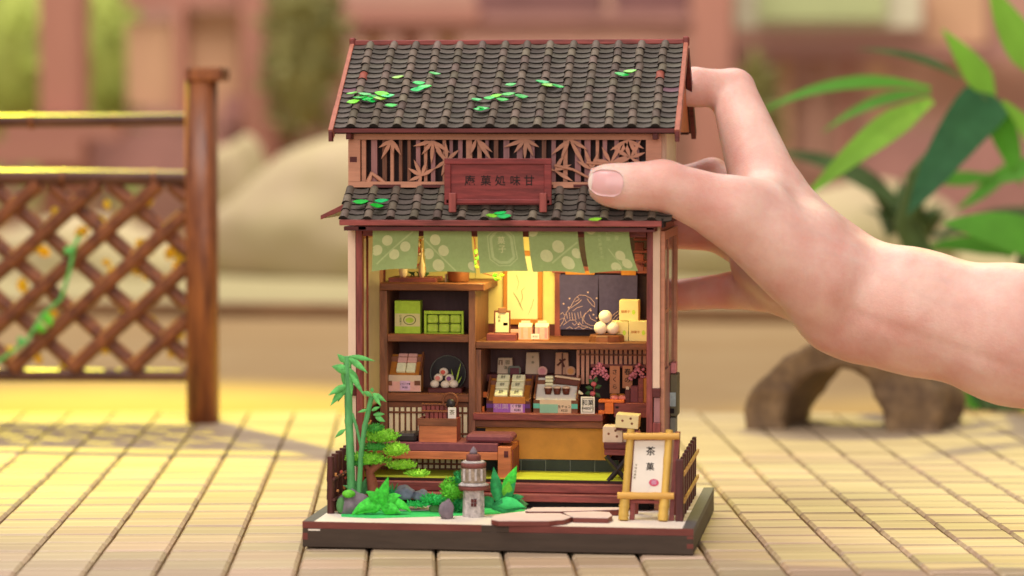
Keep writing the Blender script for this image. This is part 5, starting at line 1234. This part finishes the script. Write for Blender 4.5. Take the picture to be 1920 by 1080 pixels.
for pl_ in (((1545, 470), (1640, 505), (1740, 560), (1860, 590)), ((1640, 505), (1740, 520), (1880, 545)), ((1480, 420), (1560, 445), (1640, 470))):
    for (u0, v0), (u1, v1) in zip(pl_, pl_[1:]):
        a_, b_ = np.array(A(u0, v0, 4.5)[:]), np.array(A(u1, v1, 4.5)[:]); n_ = np.cross(a_-CAMN, b_-CAMN); n_ /= np.linalg.norm(n_)
        q_ = hv-CAMN; q_ = CAMN+q_*((4.5-CAMN[1])/q_[:, 1])[:, None]; ab_ = b_-a_; t_ = np.clip(((q_-a_) @ ab_)/(ab_ @ ab_), 0, 1)
        vn_ = np.maximum(vn_, .10*np.exp(-(((q_-a_-t_[:, None]*ab_)**2).sum(1))/.012))
for nm1, ar1 in (('flush_shade', fl), ('vein', vn_)):
    hm.attributes.new(nm1, 'FLOAT', 'POINT').data.foreach_set('value', ar1.astype(np.float32))
hand = bpy.data.objects.new('person', hm); COL.objects.link(hand); hand.location = hc*S; W[hand] = Vector(hc)
sm = hand.modifiers.new('smooth', 'SMOOTH'); sm.factor = .5; sm.iterations = 4
tag(hand, 'bare arm and hand reaching in from the right, gripping the model shop', 'person')
# thumb nail: a curved plate lying in the skin
nm_ = bpy.data.materials.new('nail'); nm_.use_nodes = True; q = nm_.node_tree.nodes['Principled BSDF']
q.inputs['Base Color'].default_value = (.74, .43, .42, 1); q.inputs['Roughness'].default_value = .28; q.inputs['Subsurface Weight'].default_value = .25; q.inputs['Subsurface Scale'].default_value = .002
nt2 = bpy.data.materials.new('nail tip'); nt2.use_nodes = True; q = nt2.node_tree.nodes['Principled BSDF']; q.inputs['Base Color'].default_value = (.80, .66, .58, 1); q.inputs['Roughness'].default_value = .3
def nail(u_c, v_c, du, dv, ang, m, name, u_lo, u_hi, lift):
    nn, mm = 14, 10; vs = []
    for i in range(nn+1):
        s = u_lo+(u_hi-u_lo)*i/nn
        hw = math.sqrt(max(0, 1-abs(s)**(2.6 if s < 0 else 3.4)))*.97+.03*0
        for j in range(mm+1):
            t = (2*j/mm-1)*max(hw, .02); x, y_ = s*du, t*dv
            u = u_c+x*math.cos(ang)-y_*math.sin(ang); v = v_c+x*math.sin(ang)+y_*math.cos(ang)
            r = np.array(ray(u, v)[:]); tt = 95.0     # march to the skin
            for _ in range(60):
                dd = hand_sdf((np.array(CAM[:])+r*tt)[None, :])[0]; tt += dd*.8
                if dd < .002: break
            p = Vector(np.array(CAM[:])+r*(tt-lift)); vs.append(p)
    fs = [(i*(mm+1)+j, (i+1)*(mm+1)+j, (i+1)*(mm+1)+j+1, i*(mm+1)+j+1) for i in range(nn) for j in range(mm)]
    k = len(vs); bk = [p+Vector(ray(u_c, v_c)[:])*(.12) for p in vs]
    edge = [i*(mm+1) for i in range(nn+1)]+[nn*(mm+1)+j for j in range(1, mm+1)]+[i*(mm+1)+mm for i in range(nn-1, -1, -1)]+[j for j in range(mm-1, 0, -1)]
    fs += [(edge[i], edge[(i+1) % len(edge)], edge[(i+1) % len(edge)]+k, edge[i]+k) for i in range(len(edge))]
    m_ = MB(); m_._add(vs+bk, fs, True); return m_.build(name, m, hand)
nail(1137, 343, 33, 26, R(6), nm_, 'thumb_nail', -.84, 1.0, .016)
nail(1137, 343, 34.5, 26.5, R(6), nt2, 'nail_tip', -1.0, -.78, .018)
# ================================================================== garden fence prop behind, left
zt0 = -.46
M['fpost'] = wood('weathered fence post', (92, 50, 38), 'z', rough=.35, scale=2.0, rgb2=(168, 104, 60)); M['frail'] = wood('dark fence rail', (66, 42, 40), 'x', rough=.35, scale=2.0, rgb2=(122, 84, 66))
M['flat'] = mat('brown lattice stick', (88, 52, 42), .35, .4, 1.2, rgb2=(146, 90, 58))
def pt(u, v, d): return atd(u, v, d)
DF = 149
gf = thing('garden_fence', 'large brown lattice fence with a square capped post at the far left of the mat', 'fence', pt(380, 790, DF))
fy = pt(380, 790, DF).y
FB = lambda u0, v0, u1, v1, y0, y1: MB().px(u0, v0, u1, v1, y0, y1)
pq = [at(381, 152, fy), at(381, 792, fy)]; rr = .83
part(MB().prism([(pq[1].x+rr*(abs(math.cos(a))**.6)*(1 if math.cos(a) > 0 else -1), fy+rr*(abs(math.sin(a))**.6)*(1 if math.sin(a) > 0 else -1), zt0+.4) for a in [2*math.pi*k/20 for k in range(20)]][::-1], (0, 0, pq[0].z-zt0-.4), True), 'post', 'fpost', 0, gf); pq = at(-338, 400, fy)
part(MB().box((pq.x-.8, fy-.8, zt0+.4), (pq.x+.8, fy+.8, at(381, 152, fy).z)), 'post', 'fpost', .15, gf)
part(FB(345, 126, 415, 152, fy-.95, fy+.95), 'post_cap', 'fpost', .12, gf)
part(MB().tube([at(-330, 228, fy+.2), at(0, 227, fy+.2), at(180, 226, fy+.1), at(352, 224, fy)], [.42, .38, .37, .35], 10), 'rail', 'frail', parent=gf)
part(MB().tube([at(-330, 332, fy), at(150, 332, fy), at(352, 334, fy)], [.45, .45, .42], 10), 'rail', 'frail', parent=gf)
for u_, v_, r_ in ((60, 227, .47), (215, 226, .42), (120, 332, .5), (290, 333, .48)):
    part(MB().tube([at(u_-3, v_, fy+.15 if v_ < 300 else fy), at(u_+3, v_, fy+.15 if v_ < 300 else fy)], [r_, r_], 10), 'bamboo_node', 'fpost', parent=gf)
part(MB().tube([at(-330, 703, fy), at(352, 704, fy)], .36, 10), 'rail', 'frail', parent=gf)
for k in range(-4, 9):
    u0 = k*113-430
    def clipseg(ua, va, ub, vb):
        if ub > 352: t = (352-ua)/(ub-ua); ub, vb = 352, va+(vb-va)*t
        if ua > 352: return None
        return ua, va, ub, vb
    s1 = clipseg(u0, 690, u0+390, 345)
    if s1: s1 = (max(s1[0], -330), s1[1]-(max(s1[0], -330)-s1[0])*345/390, s1[2], s1[3])
    if s1 and s1[2] > -325: part(MB().tube([at(s1[0], s1[1], fy-.25), at(s1[2], s1[3], fy-.25)], .41, 8), 'lattice_stick', 'flat', parent=gf)
    a = (u0-40, 345, u0+350, 690); s2 = clipseg(*a)
    if s2: s2 = (max(s2[0], -330), s2[1]+(max(s2[0], -330)-s2[0])*345/390, s2[2], s2[3])
    if s2 and s2[2] > -325: part(MB().tube([at(s2[0], s2[1], fy+.25), at(s2[2], s2[3], fy+.25)], .41, 8), 'lattice_stick', 'flat', parent=gf)
vn = thing('fence_vine', 'thin green vine climbing the lattice with a few yellow and orange leaves', 'vine', at(60, 700, fy-1))
part(MB().tube([at(*q, fy-.8) for q in ((-20, 690), (50, 640), (80, 590), (115, 560), (130, 510), (140, 460), (150, 440))], .11, 6), 'stem', 'gleaf', parent=vn)
M['yleaf'] = mat('yellow vine leaf', (232, 206, 66), .6, .15, 2, rand=.08, trans=.3)
for u, v, s, m in ((90, 598, .7, 'bush'), (75, 615, .6, 'bush'), (40, 640, .5, 'gleaf'), (130, 470, .6, 'gleaf'), (60, 450, .6, 'yleaf'), (180, 450, .5, 'yleaf'), (275, 460, .5, 'yleaf'), (330, 500, .5, 'yleaf'), (40, 500, .5, 'yleaf'))+tuple((RG.uniform(0, 345), RG.uniform(380, 690), RG.uniform(.45, .8), 'yleaf') for _ in range(34)):
    a = at(u, v, fy+(-.9 if m != 'yleaf' else RG.choice((.7, 1.2, 1.8)))); q = RG.uniform(0, 6.3); d = Vector((math.cos(q), RG.uniform(-.4, .2), math.sin(q))).normalized()*s
    part(MB().blade([a-d*.6, a-d*.2, a+d*.2, a+d*.6], [.05, .42*s, .38*s, 0]), 'leaf', m, parent=vn)

# ================================================================== rock arch, right
M['arch'] = mat('brown arch rock', (92, 74, 60), .85, .45, .7, (1, .4, 1), bump=1.0, rgb2=(150, 124, 92), detail=8); DA = 145
ar = MB(); ac = pt(1590, 806, DA); ya = ac.y
outer = [(1396, 806), (1393, 770), (1400, 742), (1432, 706), (1470, 672), (1520, 640), (1580, 622), (1650, 632), (1710, 662), (1730, 695), (1755, 735), (1760, 770), (1756, 812)]
inner = [(1462, 806), (1466, 780), (1478, 752), (1494, 728), (1512, 708), (1535, 695), (1565, 690), (1595, 694), (1618, 706), (1634, 728), (1646, 752), (1652, 780), (1657, 812)]
rows = []
NS, NR, ND = 48, 5, 6
def lerp_path(pl, t):
    x = t*(len(pl)-1); i = min(int(x), len(pl)-2); f = x-i; return pl[i][0]*(1-f)+pl[i+1][0]*f, pl[i][1]*(1-f)+pl[i+1][1]*f
prof = [(k/NR, 0) for k in range(NR+1)]+[(1, k/ND) for k in range(1, ND+1)]+[(1-k/NR, 1) for k in range(1, NR+1)]+[(0, 1-k/ND) for k in range(1, ND)]
vs = []; fs = []
for i in range(NS+1):
    t = i/NS; o_, n_ = lerp_path(outer, t), lerp_path(inner, t)
    for r, dp in prof:
        u, v = n_[0]*(1-r)+o_[0]*r, n_[1]*(1-r)+o_[1]*r
        p = at(u, v, ya); p = p+Vector((1.5*dp, dp*5.5, 0))
        q = Vector(p)*.55; p += Vector((noise.noise(q), noise.noise(q+Vector((9, 0, 0))), noise.noise(q+Vector((0, 9, 0)))))*.32+Vector((noise.noise(q*3), noise.noise(q*3+Vector((5, 0, 0))), noise.noise(q*3+Vector((0, 5, 0)))))*.13
        p.z = max(p.z, -.05); vs.append(p)
npf = len(prof)
for i in range(NS):
    for k in range(npf): fs.append((i*npf+k, (i+1)*npf+k, (i+1)*npf+(k+1) % npf, i*npf+(k+1) % npf))
ar._add(vs, fs, True)._add(vs[:npf], [list(range(npf))])._add(vs[-npf:], [list(range(npf))])
o = ar.build('rock_arch', M['arch'], origin=ac); tag(o, 'rough brown rock arch ornament standing on the mat below the forearm', 'ornament')

# ================================================================== leafy plant, right
M['bleaf'] = mat('bright blade leaf', (146, 198, 74), .45, .15, .25, (1, 1, .3), trans=.35); M['bleaf2'] = mat('mid green blade leaf', (108, 180, 62), .45, .15, .25, trans=.35); M['bdark'] = mat('dark blade leaf', (52, 98, 60), .4, .2, .5); M['bolive'] = mat('dark olive foliage', (78, 102, 58), .6, .3, .6)
DP = 160
pl = thing('potted_foliage', 'tall plant with long bright and dark green blade leaves behind the arm at the right', 'plant', pt(1860, 770, DP))
def bl(pts, wpx, m, d=DP, dd=0, ws_=None):
    P3 = []; k = 10
    for i in range(k+1):
        t = i/k
        a, b_, c_ = pts; u = (1-t)**2*a[0]+2*t*(1-t)*b_[0]+t*t*c_[0]; v = (1-t)**2*a[1]+2*t*(1-t)*b_[1]+t*t*c_[1]
        P3.append(pt(u, v, d+dd*t))
    hw = wpx*.86/2*d/F_PX; ws = [hw*min(1, .25+2.4*(i/k))*(1 if i < 5 else max(0, 1-((i-4)/(k-4))**1.5)) for i in range(k+1)]
    if ws_: ws = [hw*x for x in ws_]
    part(MB().blade(P3, ws, (-FWD+UPV*.35), .06, .05, sm=False), 'leaf', m, parent=pl)
bl(((1745, 165), (1570, 125), (1418, 215)), 30, 'bleaf2'); bl(((1748, 188), (1650, 235), (1500, 380)), 64, 'bleaf', dd=-8)
bl(((1860, 178), (1790, 255), (1700, 405)), 112, 'bdark', dd=-5, ws_=[.8, 1, 1, .95, .88, .8, .7, .6, .45, .25, 0]); bl(((1800, 145), (1730, 95), (1605, 92)), 20, 'bolive')
bl(((1862, 185), (1830, 130), (1765, 52)), 62, 'bleaf'); bl(((1960, 150), (1900, 70), (1850, -40)), 80, 'bleaf', d=156); bl(((1855, 180), (1890, 260), (1915, 350)), 62, 'bleaf2')
bl(((1990, 470), (1880, 420), (1765, 418)), 90, 'bleaf2', d=152); bl(((1960, 300), (1905, 320), (1868, 345)), 44, 'bleaf2'); bl(((2000, 200), (1960, 195), (1925, 215)), 30, 'bleaf')
bl(((1700, 400), (1600, 290), (1440, 285)), 46, 'bolive', d=184); bl(((1760, 440), (1900, 390), (2000, 400)), 44, 'bolive', d=182)
bl(((1745, 175), (1640, 170), (1540, 250)), 26, 'bleaf2', d=164); bl(((1880, 190), (1960, 260), (1990, 380)), 40, 'bleaf', d=158); bl(((1900, 480), (1820, 440), (1720, 470)), 40, 'bleaf2', d=166)
bl(((1850, 770), (1820, 735), (1775, 745)), 40, 'bleaf2'); bl(((1880, 770), (1930, 730), (1990, 745)), 50, 'bleaf2'); bl(((1860, 770), (1840, 720), (1800, 690)), 50, 'bdark')
part(MB().tube([pt(*q) for q in ((1870, 770, DP), (1760, 560, DP+4), (1700, 420, DP+4), (1720, 330, DP+2), (1850, 180, DP))], [1.0, .9, .8, .6, .4], 9), 'stem', 'bolive', parent=pl)
part(MB().tube([pt(*q) for q in ((1880, 770, DP), (1930, 500, DP), (1960, 300, DP-2), (1990, 100, DP-4))], [.9, .8, .6, .5], 9), 'stem', 'bolive', parent=pl)
fo = MB()
for (u, v, r) in ((1700, 420, 1.3),): clump(fo, pt(u, v, 186), (r, r, r*.8), 18, 2.6, RG)
for q_ in (((1880, 560), (1790, 520), (1700, 470)), ((1930, 640), (1990, 560), (2040, 520)), ((1870, 330), (1780, 340), (1690, 330)), ((1900, 300), (1850, 360), (1790, 395))): bl(q_, 34, 'bleaf2', d=170)
part(fo, 'undergrowth', 'bolive', parent=pl) if fo.v else None

# ================================================================== courtyard scenery far behind
M['bwood'] = wood('pink brown timber', (170, 118, 102), 'z', var=.1, scale=.3); M['bwoodx'] = wood('pink brown beam', (166, 116, 102), 'x', var=.1, scale=.3)
M['bwall'] = mat('dusty pink wall', (170, 128, 114), .9, .1, .05, rgb2=(184, 144, 124)); M['bmauve'] = mat('mauve timber', (162, 118, 110), .8, .15, .1); M['bdoor'] = mat('warm beige door paper', (196, 156, 124), .9, .08, .05)
M['bdkwin'] = mat('dark mauve window', (120, 82, 80), .5, .2, .1); M['bwhite'] = mat('pale window frame', (196, 190, 164), .8, .05, .1); M['bgreenwin'] = mat('pale green window paper', (170, 178, 128), .8, .06, .05)
M['boulder'] = mat('pale boulder', (186, 166, 136), .9, .12, .06, rgb2=(170, 158, 112)); M['stonepath'] = mat('pale garden path', (164, 152, 110), .9, .08, .03); M['kerb'] = mat('brown kerb timber', (146, 114, 82), .9, .15, .1)
M['bfol'] = mat('sunny hedge foliage', (160, 172, 84), .8, .3, .2); M['bfol2'] = mat('dull hedge foliage', (138, 134, 84), .8, .3, .2)
gz = -.46
def gp(u, v): return atz(u, v, gz)
def bbox(u0, v0, u1, v1, d, th, ground=False):   # upright box facing the shop at camera distance d
    a = pt(u0, (v0+v1)/2, d); b_ = pt(u1, (v0+v1)/2, d); z1 = pt((u0+u1)/2, v0, d).z; z0 = gz-.2 if ground else pt((u0+u1)/2, v1, d).z
    y = (a.y+b_.y)/2; return MB().box((a.x, y, z0), (b_.x, y+th, z1))
# path slab and kerb
y0, y1 = gp(960, 598).y, gp(960, 500).y
o = MB().box((-200, y0, gz-.1), (200, y1+40, gz+.6)).build('garden_path', M['stonepath'], kind='structure')
o = MB().box((-200, y0-3, gz-.1), (200, y0-.05, gz+1.3)).build('path_kerb', M['kerb'], kind='structure')
def boulder(lab, u, v, d, rx, rz, seed, m='boulder'):
    c = pt(u, v, d); bm = bmesh.new(); bmesh.ops.create_icosphere(bm, subdivisions=4, radius=1); vs = []
    for p in bm.verts:
        q = p.co*(1+.24*noise.noise(p.co*1.1+Vector((seed, 0, 0)))+.05*noise.noise(p.co*3+Vector((0, seed, 0))))
        vs.append(Vector((c.x+q.x*rx, c.y+q.y*rx*.7, max(gz-.1, c.z+q.z*rz))))
    mb = MB()._add(vs, [[w_.index for w_ in f.verts] for f in bm.faces], True); bm.free()
    o = mb.build('boulder', M[m], origin=(c.x, c.y, gz)); tag(o, lab, 'boulder'); return o
boulder('huge pale rounded boulder left behind the model shop', 700, 440, 300, 19, 11.5, 2.0)
boulder('smaller pale pointed boulder beyond the fence post', 440, 440, 330, 5.2, 11.2, 5.0)
boulder('pale boulder behind the gap between shop and hand', 1300, 480, 300, 12, 7, 8.0)
boulder('pale boulder half hidden behind the plant at the right', 1600, 470, 310, 12, 7.5, 11.0)
boulder('grey boulder low behind the fence lattice', 130, 560, 300, 16, 9, 14.0)
DB = 420
hs_ = thing('courtyard_house', 'blurred pink brown timber house front with posts, beams and windows across the background', 'house', pt(900, 430, DB))
hb = lambda nm, m, u0, v0, u1, v1, d=DB, th=4, g=False: part(bbox(u0, v0, u1, v1, d, th, g), nm, m, parent=hs_)
hb('wall', 'bwall', 225, -200, 2300, 430, DB+8, 6, True)
hb('post', 'bwood', 72, -200, 152, 430, DB-10, 5, True); hb('post', 'bwood', 452, -200, 520, 430, DB-8, 5, True)
hb('door_panel', 'bdoor', 236, 40, 330, 200); hb('door_panel', 'bdoor', 345, 20, 448, 230)
hb('door_rail', 'bwoodx', 228, -60, 450, 12, DB-3); hb('door_rail', 'bmauve', 228, 212, 450, 236, DB-3); hb('door_stile', 'bwood', 328, 12.5, 346, 210, DB-3)
hb('dark_opening', 'bmauve', 415, 180, 660, 330, DB-2); hb('beam', 'bwoodx', 640, 10, 900, 44, DB-4); hb('beam', 'bmauve', 600, 44.5, 1300, 62, DB-3)
hb('window', 'bdkwin', 890, -40, 1130, 22, DB-5); hb('window', 'bdkwin', 1150, -40, 1290, 20, DB-5); hb('beam', 'bmauve', 880, 24, 1300, 42, DB-6)
hb('post', 'bwood', 1296, -200, 1372, 430, DB-8, 5, True)
wf = hb('window_frame', 'bwhite', 1376, -60, 1728, 52, DB-4); part(bbox(1420, -60, 1662, 36, DB-5, .5), 'window_paper', 'bgreenwin', parent=wf)
hb('beam', 'bmauve', 1372, 90, 2300, 108, DB-4); hb('panel', 'bdoor', 1740, -60, 1850, 84); hb('panel', 'bmauve', 1850, 108.5, 2300, 220); hb('dark_recess', 'bmauve', 1620, 250, 2300, 420, DB-3)
for i in range(9): hb('panel_strip', ('bwood', 'bdoor', 'bwall')[i % 3], 1400+i*58, 110, 1400+i*58+26, 330, DB+4, 2)
for i in range(5): hb('panel_strip', ('bdoor', 'bwood')[i % 2], 540+i*70, 66, 540+i*70+34, 180, DB+2, 3)
hb('lower_rail', 'bwoodx', 0, 222, 225, 262, DB-14); hb('lower_panel', 'bwoodx', -200, 262.5, 160, 310, DB-13); hb('lower_panel', 'bmauve', 155, 240, 440, 330, DB-2)
def hedge(lab, u, v, d, r, m, n):
    c = pt(u, v, d); o = thing('hedge', lab, 'hedge', (c.x, c.y, gz)); m_ = MB(); m_.ball(c, [x*.8 for x in r], 12, 8); clump(m_, c, r, n, 2.6, RG); part(m_, 'crown', m, parent=o)
    part(MB().tube([(c.x, c.y, gz), (c.x, c.y, c.z)], 1.2, 7), 'trunk', 'bmauve', parent=o)
hedge('sunny yellow green hedge between the timber posts, upper left corner', 20, 60, 470, (20, 10, 22), 'bfol', 500)
hedge('sunny yellow green hedge right of the first timber post', 190, 90, 465, (11, 8, 22), 'bfol', 400)
hedge('dull olive hedge beside the upper left of the model roof', 570, 90, 405, (6, 5, 15), 'bfol2', 350)
hedge('olive hedge low behind the index finger', 1420, 230, 408, (3, 3, 9), 'bfol2', 240)
bw = MB().box((-300, 520, gz-.2), (300, 526, 140)).build('studio_backdrop', mat('plain backdrop', (150, 158, 92), .95, .1, .02)); tag(bw, 'plain olive backdrop wall closing the set far behind the house front', 'backdrop')
